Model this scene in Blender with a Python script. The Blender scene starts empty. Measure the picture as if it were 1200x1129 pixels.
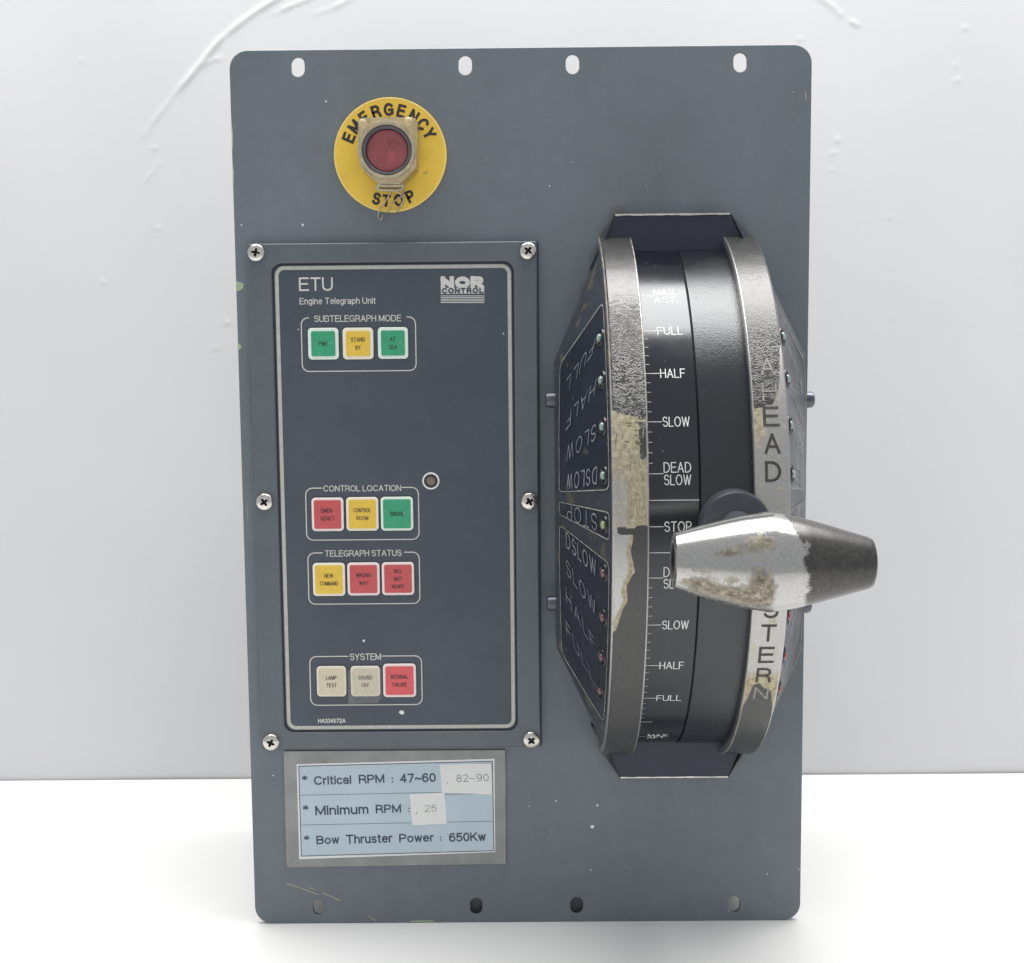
import bpy, bmesh, math, random
import numpy as np
from mathutils import Vector, Matrix, noise
random.seed(4)
R_ = math.radians
sc = bpy.context.scene

# ------------------------------------------------------------------ camera
F_PX, PITCH, YAW, ROLL = 1599.13, 0.106636, -0.0060937, -0.009276
CAM = Vector((-0.001863, -0.721495, 0.321315))
_cp, _sp, _cy, _sy = math.cos(PITCH), math.sin(PITCH), math.cos(YAW), math.sin(YAW)
_fw = Vector((_sy*_cp, _cy*_cp, -_sp)); _rt = Vector((_cy, -_sy, 0)); _up = _rt.cross(_fw)
_r2 = _rt*math.cos(ROLL) + _up*math.sin(ROLL); _u2 = _up*math.cos(ROLL) - _rt*math.sin(ROLL)
cam_d = bpy.data.cameras.new('camera'); cam = bpy.data.objects.new('camera', cam_d)
sc.collection.objects.link(cam); sc.camera = cam
cam_d.sensor_width = 36; cam_d.lens = F_PX/1200*36; cam_d.clip_start = 0.01; cam_d.clip_end = 50
m = Matrix((( _r2.x, _u2.x, -_fw.x), (_r2.y, _u2.y, -_fw.y), (_r2.z, _u2.z, -_fw.z))).to_4x4()
m.translation = CAM; cam.matrix_world = m

# ------------------------------------------------------------------ light
w = bpy.data.worlds.new('World'); sc.world = w; w.use_nodes = True
bg = w.node_tree.nodes['Background']; bg.inputs[0].default_value = (0.95, 0.97, 1.0, 1); bg.inputs[1].default_value = 0.61
def area(name, loc, sx, sy, power, color=(1, 1, 1), target=None):
    d = bpy.data.lights.new(name, 'AREA'); d.shape = 'RECTANGLE'; d.size = sx; d.size_y = sy
    d.energy = power; d.color = color
    o = bpy.data.objects.new(name, d); sc.collection.objects.link(o); o.location = loc
    if target is not None:
        o.rotation_euler = (Vector(target)-Vector(loc)).to_track_quat('-Z', 'Y').to_euler()
    return o
area('overhead_softbox', (0.06, 0.15, 1.30), 1.5, 0.80, 40.0, (1.0, 0.985, 0.95))
sc.view_settings.view_transform = 'Standard'; sc.view_settings.look = 'None'
sc.view_settings.exposure = 0.0; sc.view_settings.gamma = 1

# ------------------------------------------------------------------ helpers
def P(u, v, y=0.0):
    """point of the plane at depth y seen at photo pixel (u, v)"""
    d = _fw + _r2*((u-600)/F_PX) - _u2*((v-564.5)/F_PX)
    return CAM + d*((y-CAM.y)/d.y)

def link(name, me, mat=None, parent=None, loc=None, smooth=False):
    o = bpy.data.objects.new(name, me); sc.collection.objects.link(o)
    if mat is not None and not me.materials: me.materials.append(mat)
    if parent is not None: o.parent = parent
    if loc is not None: o.location = loc
    if smooth:
        me.polygons.foreach_set('use_smooth', [True]*len(me.polygons))
    return o

class MB:
    def __init__(s): s.v = []; s.f = []
    def add(s, vs, fs):
        n = len(s.v); s.v += [tuple(a) for a in vs]; s.f += [tuple(i+n for i in f) for f in fs]; return s
    def box(s, x0, x1, y0, y1, z0, z1):
        return s.add([(x0,y0,z0),(x1,y0,z0),(x1,y1,z0),(x0,y1,z0),(x0,y0,z1),(x1,y0,z1),(x1,y1,z1),(x0,y1,z1)],
              [(0,1,5,4),(1,2,6,5),(2,3,7,6),(3,0,4,7),(4,5,6,7),(3,2,1,0)])
    def ribbon(s, pts, wd, fn, closed=False, lift=0.0):
        """flat band along a 2D polyline; fn(x, y, h) -> 3D"""
        P2 = [Vector(p) for p in pts]
        if not closed and len(P2) > 2:        # sharp corners: butt separate bands instead of a mitre
            for i in range(1, len(P2)-1):
                d1, d2 = (P2[i]-P2[i-1]).normalized(), (P2[i+1]-P2[i]).normalized()
                if d1.dot(d2) < -.25:
                    s.ribbon(pts[:i+1], wd, fn, lift=lift); return s.ribbon(pts[i:], wd, fn, lift=lift+1.1e-5)
        if closed and (P2[0]-P2[-1]).length < 1e-9: P2.pop()
        n = len(P2); L = []; Rr = []
        for i in range(n):
            a = P2[i-1] if (i > 0 or closed) else None
            b = P2[(i+1) % n] if (i < n-1 or closed) else None
            c = P2[i]
            d1 = (c-a).normalized() if a is not None else None
            d2 = (b-c).normalized() if b is not None else None
            if d1 is None: d1 = d2
            if d2 is None: d2 = d1
            t = (d1+d2)
            if t.length < 1e-6: t = d1
            t.normalize(); nn = Vector((-t.y, t.x)); k = min(1/max(0.35, nn.dot(Vector((-d1.y, d1.x)))), 2)
            if not closed and i == 0: c = c - d2*wd*.42
            if not closed and i == n-1: c = c + d1*wd*.42
            L.append(c+nn*wd/2*k); Rr.append(c-nn*wd/2*k)
        vs = [fn(q.x, q.y, lift) for q in L] + [fn(q.x, q.y, lift) for q in Rr]
        fs = []
        for i in range(n if closed else n-1):
            j = (i+1) % n
            fs.append((i, n+i, n+j, j))
        return s.add(vs, fs)
    def obj(s, name, mat=None, parent=None, loc=None, smooth=False):
        me = bpy.data.meshes.new(name); me.from_pydata(s.v, [], s.f); me.update()
        return link(name, me, mat, parent, loc, smooth)

def recalc(o):
    bm = bmesh.new(); bm.from_mesh(o.data); bmesh.ops.recalc_face_normals(bm, faces=bm.faces[:]); bm.to_mesh(o.data); bm.free()
def autosmooth(o, ang=40):
    me = o.data; bm = bmesh.new(); bm.from_mesh(me)
    for f in bm.faces: f.smooth = True
    for e in bm.edges:
        e.smooth = not (len(e.link_faces) == 2 and e.calc_face_angle(0) > R_(ang))
    bm.to_mesh(me); bm.free()

def rrect(x0, x1, z0, z1, r, n=6):
    out = []
    for cx, cz, a0 in ((x1-r, z1-r, 0), (x0+r, z1-r, 90), (x0+r, z0+r, 180), (x1-r, z0+r, 270)):
        for i in range(n+1):
            a = R_(a0+90*i/n); out.append((cx+r*math.cos(a), cz+r*math.sin(a)))
    return out
def slot(cx, cz, wd, h, n=10):
    r = wd/2; out = []
    for s, a0 in ((1, 0), (-1, 180)):
        for i in range(n+1):
            a = R_(a0+180*i/n); out.append((cx+r*math.cos(a), cz+s*(h/2-r)+r*math.sin(a)))
    return out
def slab(name, outer, holes, y_front, y_back, bevel, mat, parent, loc=None):
    """flat sheet in the XZ plane with holes, bevelled edges"""
    c = bpy.data.curves.new(name, 'CURVE'); c.dimensions = '2D'; c.fill_mode = 'BOTH'
    for ring in [outer]+list(holes):
        s = c.splines.new('POLY'); s.points.add(len(ring)-1)
        for p, q in zip(s.points, ring): p.co = (q[0], q[1], 0, 1)
        s.use_cyclic_u = True
    c.extrude = abs(y_back-y_front)/2 - bevel; c.bevel_depth = bevel; c.bevel_resolution = 1; c.offset = -bevel
    o = bpy.data.objects.new(name, c); sc.collection.objects.link(o)
    dg = bpy.context.evaluated_depsgraph_get(); me = bpy.data.meshes.new_from_object(o.evaluated_get(dg))
    bpy.data.objects.remove(o); bpy.data.curves.remove(c)
    ym = (y_front+y_back)/2
    me.transform(Matrix(((1,0,0,0),(0,0,-1,ym),(0,1,0,0),(0,0,0,1))))
    me.name = name; me.materials.clear()
    return link(name, me, mat, parent, loc)

# single-stroke sans alphabet: each stroke is a list of points and arcs (cx, cy, rx, ry, a0, a1); width after it
def _g(w, *st): return (w, st)
G = {
 'A': _g(.66, [(0,0),(.33,1),(.66,0)], [(.115,.34),(.545,.34)]),
 'B': _g(.60, [(0,.53),(.34,.53),(.34,.765,.235,.235,-90,90),(0,1),(0,0),(.35,0),(.35,.265,.25,.265,-90,90),(.34,.53)]),
 'C': _g(.68, [(.36,.5,.36,.5,38,322)]), 'D': _g(.64, [(0,0),(0,1),(.24,1),(.24,.5,.40,.5,90,-90),(0,0)]),
 'E': _g(.54, [(.54,1),(0,1),(0,0),(.56,0)], [(0,.53),(.5,.53)]), 'F': _g(.50, [(.52,1),(0,1),(0,0)], [(0,.52),(.45,.52)]),
 'G': _g(.70, [(.37,.5,.37,.5,42,318),(.70,.15),(.70,.46),(.40,.46)]), 'H': _g(.60, [(0,0),(0,1)], [(.60,0),(.60,1)], [(0,.53),(.60,.53)]),
 'I': _g(.0, [(0,0),(0,1)]), 'K': _g(.60, [(0,0),(0,1)], [(.56,1),(0,.36)], [(.20,.58),(.60,0)]), 'L': _g(.48, [(0,1),(0,0),(.5,0)]),
 'M': _g(.74, [(0,0),(0,1),(.37,.08),(.74,1),(.74,0)]), 'N': _g(.60, [(0,0),(0,1),(.60,0),(.60,1)]),
 'O': _g(.74, [(.37,.5,.37,.5,90,450)]), 'P': _g(.56, [(0,0),(0,1),(.30,1),(.30,.73,.26,.27,90,-90),(0,.46)]),
 'R': _g(.60, [(0,0),(0,1),(.32,1),(.32,.74,.25,.26,90,-90),(0,.48)], [(.36,.48),(.54,.34),(.60,0)]),
 'S': _g(.58, [(.29,.755,.25,.245,20,250),(.33,.27,.27,.27,80,-160)]), 'T': _g(.60, [(0,1),(.60,1)], [(.30,1),(.30,0)]),
 'U': _g(.60, [(0,1),(0,.32),(.30,.32,.30,.32,180,360),(.60,1)]), 'W': _g(.90, [(0,1),(.225,0),(.45,.96),(.675,0),(.90,1)]),
 'X': _g(.60, [(0,0),(.60,1)], [(0,1),(.60,0)]), 'Y': _g(.60, [(0,1),(.30,.44),(.60,1)], [(.30,.44),(.30,0)]),
 'a': _g(.44, [(.02,.56),(.21,.53,.21,.19,150,0),(.42,0)], [(.42,.42),(.20,.20,.20,.20,110,270),(.42,.12)]),
 'c': _g(.42, [(.24,.36,.24,.36,45,315)]), 'e': _g(.46, [(.01,.39),(.46,.39),(.235,.36,.235,.36,5,318)]),
 'g': _g(.44, [(.22,.37,.22,.35,0,360)], [(.44,.72),(.44,-.04),(.22,-.04,.22,.22,0,-150)]), 'h': _g(.42, [(0,0),(0,1)], [(0,.45),(.21,.45,.21,.27,180,0),(.42,0)]),
 'i': _g(0, [(0,0),(0,.72)], [(0,.92),(0,1.0)]), 'l': _g(0, [(0,0),(0,1)]),
 'm': _g(.70, [(0,0),(0,.72)], [(0,.48),(.175,.48,.175,.24,180,0),(.35,0)], [(.35,.48),(.525,.48,.175,.24,180,0),(.70,0)]),
 'n': _g(.42, [(0,0),(0,.72)], [(0,.45),(.21,.45,.21,.27,180,0),(.42,0)]), 'o': _g(.48, [(.24,.36,.24,.36,90,450)]),
 'p': _g(.46, [(0,.72),(0,-.26)], [(.23,.36,.23,.36,90,450)]), 'r': _g(.22, [(0,0),(0,.72)], [(0,.44),(.20,.46,.20,.26,180,80)]),
 's': _g(.38, [(.19,.54,.17,.18,25,250),(.20,.19,.18,.19,85,-155)]), 't': _g(.24, [(.10,.93),(.10,.16),(.24,.16,.14,.16,180,270)], [(0,.72),(.24,.72)]),
 'u': _g(.42, [(0,.72),(0,.27),(.21,.27,.21,.27,180,360),(.42,.72)], [(.42,.3),(.42,0)]), 'w': _g(.62, [(0,.72),(.155,0),(.31,.70),(.465,0),(.62,.72)]),
 '0': _g(.50, [(.25,.5,.25,.5,90,450)]), '1': _g(.2, [(0,.8),(.2,1),(.2,0)]), '2': _g(.50, [(.25,.74,.24,.26,165,-30),(0,0),(.52,0)]),
 '3': _g(.50, [(.24,.76,.23,.24,150,-80),(.22,.53),(.25,.27,.25,.27,85,-150)]), '4': _g(.52, [(.52,.28),(0,.28),(.38,1),(.38,0)]),
 '5': _g(.50, [(.46,1),(.07,1),(.04,.50),(.24,.33,.26,.33,125,-150)]), '6': _g(.50, [(.45,.88),(.28,.60,.28,.40,60,180),(.25,.31,.25,.31,180,-180)]),
 '7': _g(.50, [(0,1),(.50,1),(.18,0)]), '8': _g(.50, [(.25,.76,.21,.24,-90,270)], [(.25,.27,.25,.27,90,450)]), '9': _g(.50, [(.05,.12),(.22,.40,.28,.40,-120,0),(.25,.69,.25,.31,0,360)]),
 '.': _g(.0, [(0,.0),(0,.07)]), ',': _g(.06, [(.06,.08),(0,-.14)]), ':': _g(0, [(0,.06),(0,.14)], [(0,.62),(0,.70)]), '-': _g(.3, [(0,.4),(.3,.4)]), ' ': _g(.10),
 '~': _g(.52, [(.13,.36,.13,.12,180,40),(.39,.46,.13,.12,-140,0)]), '*': _g(.36, [(.18,.36),(.18,.72)], [(.03,.45),(.33,.63)], [(.03,.63),(.33,.45)])}
def glyph(ch):
    """stroke polylines of a letter, unit cap height"""
    w_, st = G[ch]; out = []
    for stroke in st:
        pts = []
        for it in stroke:
            if len(it) == 2: pts.append(it)
            else:
                cx, cy, rx, ry, a0, a1 = it; n = max(4, int(abs(a1-a0)/20))
                for i in range(n+1):
                    a = R_(a0+(a1-a0)*i/n); pts.append((cx+rx*math.cos(a), cy+ry*math.sin(a)))
        q = [pts[0]]
        for p in pts[1:]:
            if math.hypot(p[0]-q[-1][0], p[1]-q[-1][1]) > 1e-3: q.append(p)
        out.append(q)
    return w_, out
def text_width(s, gap): return sum(G[c][0]+gap for c in s)-gap
def stroke_text(mb, s, x0, z0, xs, h, gap, stroke, fn, lift=0.0):
    """xs stretches the letters sideways, gap is the space between them in cap heights"""
    x = x0; k = 0
    for ch in s:
        w_, pl = glyph(ch)
        for pts in pl:
            k += 1
            P2 = [(x+p[0]*h*xs, z0+p[1]*h) for p in pts]
            mb.ribbon(P2, stroke, fn, closed=(len(P2) > 5 and math.hypot(P2[0][0]-P2[-1][0], P2[0][1]-P2[-1][1]) < 1e-6), lift=lift+(k % 4)*1.6e-5)
        x += (w_+gap)*h*xs
def put_text(mb, s, px, y, weight=.10, rot=0.0, gap=.22):
    """letters fitted to a pixel box (u0, u1, v_cap_top, v_baseline) on the plane at depth y; weight in cap heights"""
    u0, u1, v0, v1 = px; cu, cv = (u0+u1)/2, (v0+v1)/2
    a, b = P(u0, cv, y), P(u1, cv, y); c, d = P(cu, v1, y), P(cu, v0, y); H = (d-c).length; st = weight*H
    W = (b-a).length-st; H -= st; C = P(cu, cv, y); cr, sr = math.cos(R_(rot)), math.sin(R_(rot))
    xs = W/(max(text_width(s, gap), .05)*H) if text_width(s, gap) > .05 else 1
    fn = lambda x, z, h: (C.x+x*cr-z*sr, y-h, C.z+x*sr+z*cr)
    stroke_text(mb, s, -W/2, -H/2, xs, H, gap, st, fn)

# ------------------------------------------------------------------ materials
def nmat(name):
    mt = bpy.data.materials.new(name); mt.use_nodes = True; nt = mt.node_tree
    return mt, nt, nt.nodes['Principled BSDF']
def N(nt, t, **kw):
    n = nt.nodes.new(t)
    for k, v in kw.items():
        if k in n.inputs: n.inputs[k].default_value = v
        else: setattr(n, k, v)
    return n
def noise_n(nt, scale, detail=3, rough=.55, vec=None, stretch=None):
    tc = N(nt, 'ShaderNodeTexCoord'); n = N(nt, 'ShaderNodeTexNoise'); n.inputs['Scale'].default_value = scale
    n.inputs['Detail'].default_value = detail; n.inputs['Roughness'].default_value = rough
    src = tc.outputs['Object']
    if stretch:
        mp = N(nt, 'ShaderNodeMapping'); mp.inputs['Scale'].default_value = stretch; nt.links.new(src, mp.inputs[0]); src = mp.outputs[0]
    nt.links.new(src, n.inputs['Vector']); return n
def ramp(nt, src, stops):
    r = N(nt, 'ShaderNodeValToRGB'); e = r.color_ramp.elements
    e[0].position = stops[0][0]; e[0].color = (*stops[0][1], 1)
    e[1].position = stops[-1][0]; e[1].color = (*stops[-1][1], 1)
    for p, c in stops[1:-1]:
        q = e.new(p); q.color = (*c, 1)
    nt.links.new(src, r.inputs[0]); return r
def bump(nt, b, src, strength, dist=0.0005, chain=None):
    n = N(nt, 'ShaderNodeBump'); n.inputs['Strength'].default_value = strength; n.inputs['Distance'].default_value = dist
    nt.links.new(src, n.inputs['Height'])
    if chain: nt.links.new(chain.outputs[0], n.inputs['Normal'])
    nt.links.new(n.outputs[0], b.inputs['Normal']); return n
def g3(v): return (v, v, v)
def simple(name, col, rough=.5, metal=0.0, var=.12, nscale=60, bmp=0.0, bscale=800, spec=.5, coat=0.0, rvar=.12, specks=None, dist=.0004, drift=None, stains=None, tint=None):
    mt, nt, b = nmat(name)
    n = noise_n(nt, nscale, 5, .65)
    lo = tuple(c*(1-var) for c in col); hi = tuple(min(1, c*(1+var)) for c in col)
    r = ramp(nt, n.outputs[0], [(.3, lo), (.7, hi)])
    out = r.outputs[0]
    if drift:
        nd = noise_n(nt, drift[1], 4, .6); rd = ramp(nt, nd.outputs[0], [(.3, g3(1-drift[0])), (.7, g3(1+drift[0]))])
        md = N(nt, 'ShaderNodeMix'); md.data_type = 'RGBA'; md.blend_type = 'MULTIPLY'; md.inputs[0].default_value = 1
        nt.links.new(out, md.inputs[6]); nt.links.new(rd.outputs[0], md.inputs[7]); out = md.outputs[2]
    if stains:
        g = N(nt, 'ShaderNodeNewGeometry'); cur = None
        for p in stains[0]:
            dn = N(nt, 'ShaderNodeVectorMath', operation='DISTANCE'); nt.links.new(g.outputs['Position'], dn.inputs[0]); dn.inputs[1].default_value = p
            if cur is None: cur = dn.outputs['Value']
            else:
                mn = N(nt, 'ShaderNodeMath', operation='MINIMUM'); nt.links.new(cur, mn.inputs[0]); nt.links.new(dn.outputs['Value'], mn.inputs[1]); cur = mn.outputs[0]
        nz_ = noise_n(nt, 160, 4, .65); ma = N(nt, 'ShaderNodeMath', operation='MULTIPLY_ADD'); nt.links.new(nz_.outputs[0], ma.inputs[0]); ma.inputs[1].default_value = stains[1]*.9; nt.links.new(cur, ma.inputs[2])
        mr = N(nt, 'ShaderNodeMapRange'); nt.links.new(ma.outputs[0], mr.inputs[0]); mr.inputs[1].default_value = stains[1]*.75; mr.inputs[2].default_value = stains[1]*1.6; mr.inputs[3].default_value = stains[3]; mr.inputs[4].default_value = 0
        ms = N(nt, 'ShaderNodeMix'); ms.data_type = 'RGBA'; nt.links.new(mr.outputs[0], ms.inputs[0]); nt.links.new(out, ms.inputs[6]); ms.inputs[7].default_value = (*stains[2], 1); out = ms.outputs[2]
    if specks:
        amount, sc_, scol = specks
        n3 = noise_n(nt, sc_, 2, .5); m3 = ramp(nt, n3.outputs[0], [(amount, g3(0)), (amount+.03, g3(1))])
        mx = N(nt, 'ShaderNodeMix'); mx.data_type = 'RGBA'
        nt.links.new(m3.outputs[0], mx.inputs[0]); nt.links.new(out, mx.inputs[6]); mx.inputs[7].default_value = (*scol, 1)
        out = mx.outputs[2]
    nt.links.new(out, b.inputs['Base Color'])
    n2 = noise_n(nt, nscale*.45+7, 4, .6)
    rr = ramp(nt, n2.outputs[0], [(.3, g3(max(.02, rough-rvar))), (.7, g3(min(1, rough+rvar)))])
    nt.links.new(rr.outputs[0], b.inputs['Roughness'])
    if tint: b.inputs['Specular Tint'].default_value = (*tint, 1)
    b.inputs['Metallic'].default_value = metal; b.inputs['Specular IOR Level'].default_value = spec
    b.inputs['Coat Weight'].default_value = coat; b.inputs['Coat Roughness'].default_value = .15
    if bmp:
        n4 = noise_n(nt, bscale, 3, .6); bump(nt, b, n4.outputs[0], bmp, dist)
    return mt

M = {}
SCREWS = [(300.2,296.3,12),(619,294.3,40),(310.2,588.3,55),(620.6,587.6,62),(317.8,870,25),(622.8,867.2,44)]
SP = [tuple(P(u, v, -.004)) for u, v, r_ in SCREWS]
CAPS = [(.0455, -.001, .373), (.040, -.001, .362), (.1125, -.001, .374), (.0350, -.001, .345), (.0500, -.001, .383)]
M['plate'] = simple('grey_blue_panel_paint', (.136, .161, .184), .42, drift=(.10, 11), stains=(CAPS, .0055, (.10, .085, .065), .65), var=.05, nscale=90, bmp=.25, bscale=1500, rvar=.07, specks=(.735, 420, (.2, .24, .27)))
M['bezel'] = simple('bezel_paint', (.102, .122, .140), .38, drift=(.12, 16), stains=(SP, .0062, (.05, .055, .062), .75), var=.06, nscale=120, bmp=.3, bscale=1800, rvar=.06)
M['overlay'] = simple('dark_slate_overlay', (.056, .071, .093), .42, drift=(.12, 14), var=.05, nscale=120, bmp=.12, bscale=2500, rvar=.06, specks=(.76, 500, (.12, .14, .16)))
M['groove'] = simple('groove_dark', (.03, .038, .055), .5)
M['print'] = simple('pale_grey_print', (.62, .62, .60), .5, var=.12, nscale=700)
M['silver_line'] = simple('silver_border_print', (.46, .46, .42), .42, var=.12, nscale=400)
M['ink'] = simple('black_ink', (.03, .028, .03), .5)
M['ink_dk'] = simple('dark_button_ink', (.022, .018, .02), .5)
M['red'] = simple('red_button_face', (.54, .078, .085), .34, coat=.4, var=.1, nscale=120, specks=(.73, 420, (.62, .25, .25)))
M['red_b'] = simple('bright_red_button_face', (.66, .085, .095), .34, coat=.4, var=.1, nscale=120, specks=(.75, 420, (.7, .3, .3)))
M['yellow'] = simple('yellow_button_face', (.76, .51, .055), .34, coat=.4, var=.08, nscale=120, specks=(.74, 420, (.6, .48, .2)))
M['green'] = simple('green_button_face', (.030, .33, .165), .34, coat=.4, var=.14, nscale=150, specks=(.70, 420, (.25, .48, .33)))
M['cream'] = simple('cream_button_face', (.62, .56, .42), .4, var=.08, nscale=120)
M['fr_red'] = simple('pink_white_button_rim', (.84, .74, .72), .4, var=.08, nscale=300)
M['fr_yel'] = simple('cream_white_button_rim', (.84, .79, .66), .4, var=.08, nscale=300)
M['fr_grn'] = simple('mint_white_button_rim', (.74, .84, .76), .4, var=.08, nscale=300)
M['fr_crm'] = simple('ivory_button_rim', (.74, .70, .60), .4, var=.08, nscale=300)
M['disc'] = simple('yellow_disc', (.78, .53, .065), .42, var=.09, nscale=45, bmp=.1, bscale=900, specks=(.72, 260, (.56, .36, .08)))
M['disc_edge'] = simple('pale_yellow_edge', (.85, .68, .28), .4)
M['stop_red'] = simple('dusty_red_button', (.30, .075, .085), .6, var=.28, nscale=170, bmp=.2, bscale=900)
M['collar'] = simple('grey_collar', (.10, .10, .115), .4, var=.2, nscale=200)
M['collar_lt'] = simple('tan_collar', (.44, .385, .27), .28, metal=.25, var=.25, nscale=220)
M['steel'] = simple('worn_screw_steel', (.62, .60, .56), .27, metal=1, var=.25, nscale=900, rvar=.1, bmp=.2, bscale=1500)
M['recess'] = simple('dark_recess', (.015, .015, .018), .7)
M['wire'] = simple('seal_wire', (.42, .36, .28), .35, metal=.8, var=.3, nscale=600)
M['label_metal'] = simple('brushed_label_plate', (.25, .252, .255), .42, metal=.45, var=.16, nscale=60, bmp=.3, bscale=700)
M['paper'] = simple('pale_blue_paper', (.47, .565, .64), .6, var=.04, nscale=40, bmp=.1, bscale=500)
M['paper_w'] = simple('white_label_paper', (.74, .76, .76), .6, var=.03, nscale=40)
M['patch'] = simple('white_correction_paper', (.74, .75, .74), .65, var=.04, nscale=60, bmp=.15, bscale=600)
M['label_ink'] = simple('slate_label_ink', (.045, .062, .09), .55)
M['label_ink2'] = simple('grey_typed_ink', (.20, .20, .20), .55)
M['navy'] = simple('navy_black_housing', (.015, .020, .042), .36, var=.15, nscale=40, bmp=.12, bscale=1400, rvar=.07)
M['drum'] = simple('black_scale_drum', (.0045, .006, .0105), .19, spec=.75, tint=(.93, .96, 1), var=.2, nscale=50, bmp=.06, bscale=1300, rvar=.05, specks=(.755, 520, (.16, .17, .18)))
M['cover'] = simple('textured_black_cover', (.0045, .006, .010), .25, spec=.78, tint=(.93, .97, 1), var=.2, nscale=50, bmp=.42, bscale=1350, rvar=.06, specks=(.78, 300, (.2, .19, .18)), dist=.0003)
M['dial_print'] = simple('engraved_white_fill', (.70, .70, .68), .5, var=.12, nscale=500)
M['housing'] = simple('slate_housing_paint', (.030, .037, .050), .40, var=.22, nscale=55, bmp=.3, bscale=900, rvar=.08, specks=(.60, 70, (.075, .068, .054)))
M['legend'] = simple('navy_legend_panel', (.014, .018, .030), .30, var=.2, nscale=70, bmp=.1, bscale=1500, rvar=.06, specks=(.70, 160, (.06, .058, .05)))
M['legend_line'] = simple('worn_legend_line', (.27, .27, .25), .5, var=.6, nscale=160)
M['legend_print'] = simple('worn_legend_print', (.21, .225, .255), .5, var=.5, nscale=260)
M['bare'] = simple('bare_metal_edge', (.62, .61, .57), .35, metal=.85, var=.25, nscale=300)
M['chip'] = simple('pale_green_primer_chip', (.36, .45, .30), .6, var=.2, nscale=500)
M['scratch'] = simple('tan_scratch', (.42, .38, .28), .6, var=.25, nscale=900)
M['scratch_light'] = simple('bright_scratch', (.62, .58, .46), .4, metal=.4, var=.2, nscale=900)
M['scratch_dark'] = simple('dark_scratch', (.10, .085, .06), .5, var=.3, nscale=900)
M['white_spot'] = simple('white_speck', (.75, .76, .76), .6)
M['chassis'] = simple('dark_chassis_steel', (.13, .14, .17), .5)
M['boss'] = simple('grey_lever_boss', (.055, .062, .075), .38, metal=.3, var=.25, nscale=70, bmp=.2, bscale=500)
M['engrave'] = simple('dark_engraving', (.05, .045, .04), .6, var=.3, nscale=500)
M['engrave2'] = simple('paint_filled_engraving', (.24, .23, .21), .5, var=.4, nscale=500)

def coloured_glass(name, col, rough=.12, em=0):
    mt, nt, b = nmat(name)
    n = noise_n(nt, 300, 2); r = ramp(nt, n.outputs[0], [(.3, tuple(c*.8 for c in col)), (.7, col)])
    nt.links.new(r.outputs[0], b.inputs['Base Color']); b.inputs['Roughness'].default_value = rough
    b.inputs['Transmission Weight'].default_value = .35; b.inputs['Coat Weight'].default_value = .6
    return mt
M['lens_green'] = coloured_glass('clear_green_lens', (.38, .55, .47))
M['lens_yellow'] = coloured_glass('clear_yellow_lens', (.45, .48, .24))
M['lens_red'] = coloured_glass('red_lens', (.24, .09, .11))
M['lens_red_dk'] = coloured_glass('deep_red_lens', (.45, .02, .05))
def film(name, col, alpha, rough, mott=.15, nscale=120):
    mt, nt, b = nmat(name); b.inputs['Base Color'].default_value = (*col, 1); b.inputs['Roughness'].default_value = rough
    n = noise_n(nt, nscale, 3, .6); r = ramp(nt, n.outputs[0], [(.3, g3(max(0, alpha-mott))), (.7, g3(alpha+mott))])
    nt.links.new(r.outputs[0], b.inputs['Alpha']); b.inputs['Coat Weight'].default_value = .5
    return mt
M['guard'] = film('yellowed_clear_plastic', (.68, .57, .35), .50, .22)
M['guard_edge'] = film('yellowed_plastic_edge', (.42, .33, .18), .72, .22)
M['tape'] = film('clear_tape_film', (.62, .63, .60), .07, .3, .04, 300)

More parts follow.
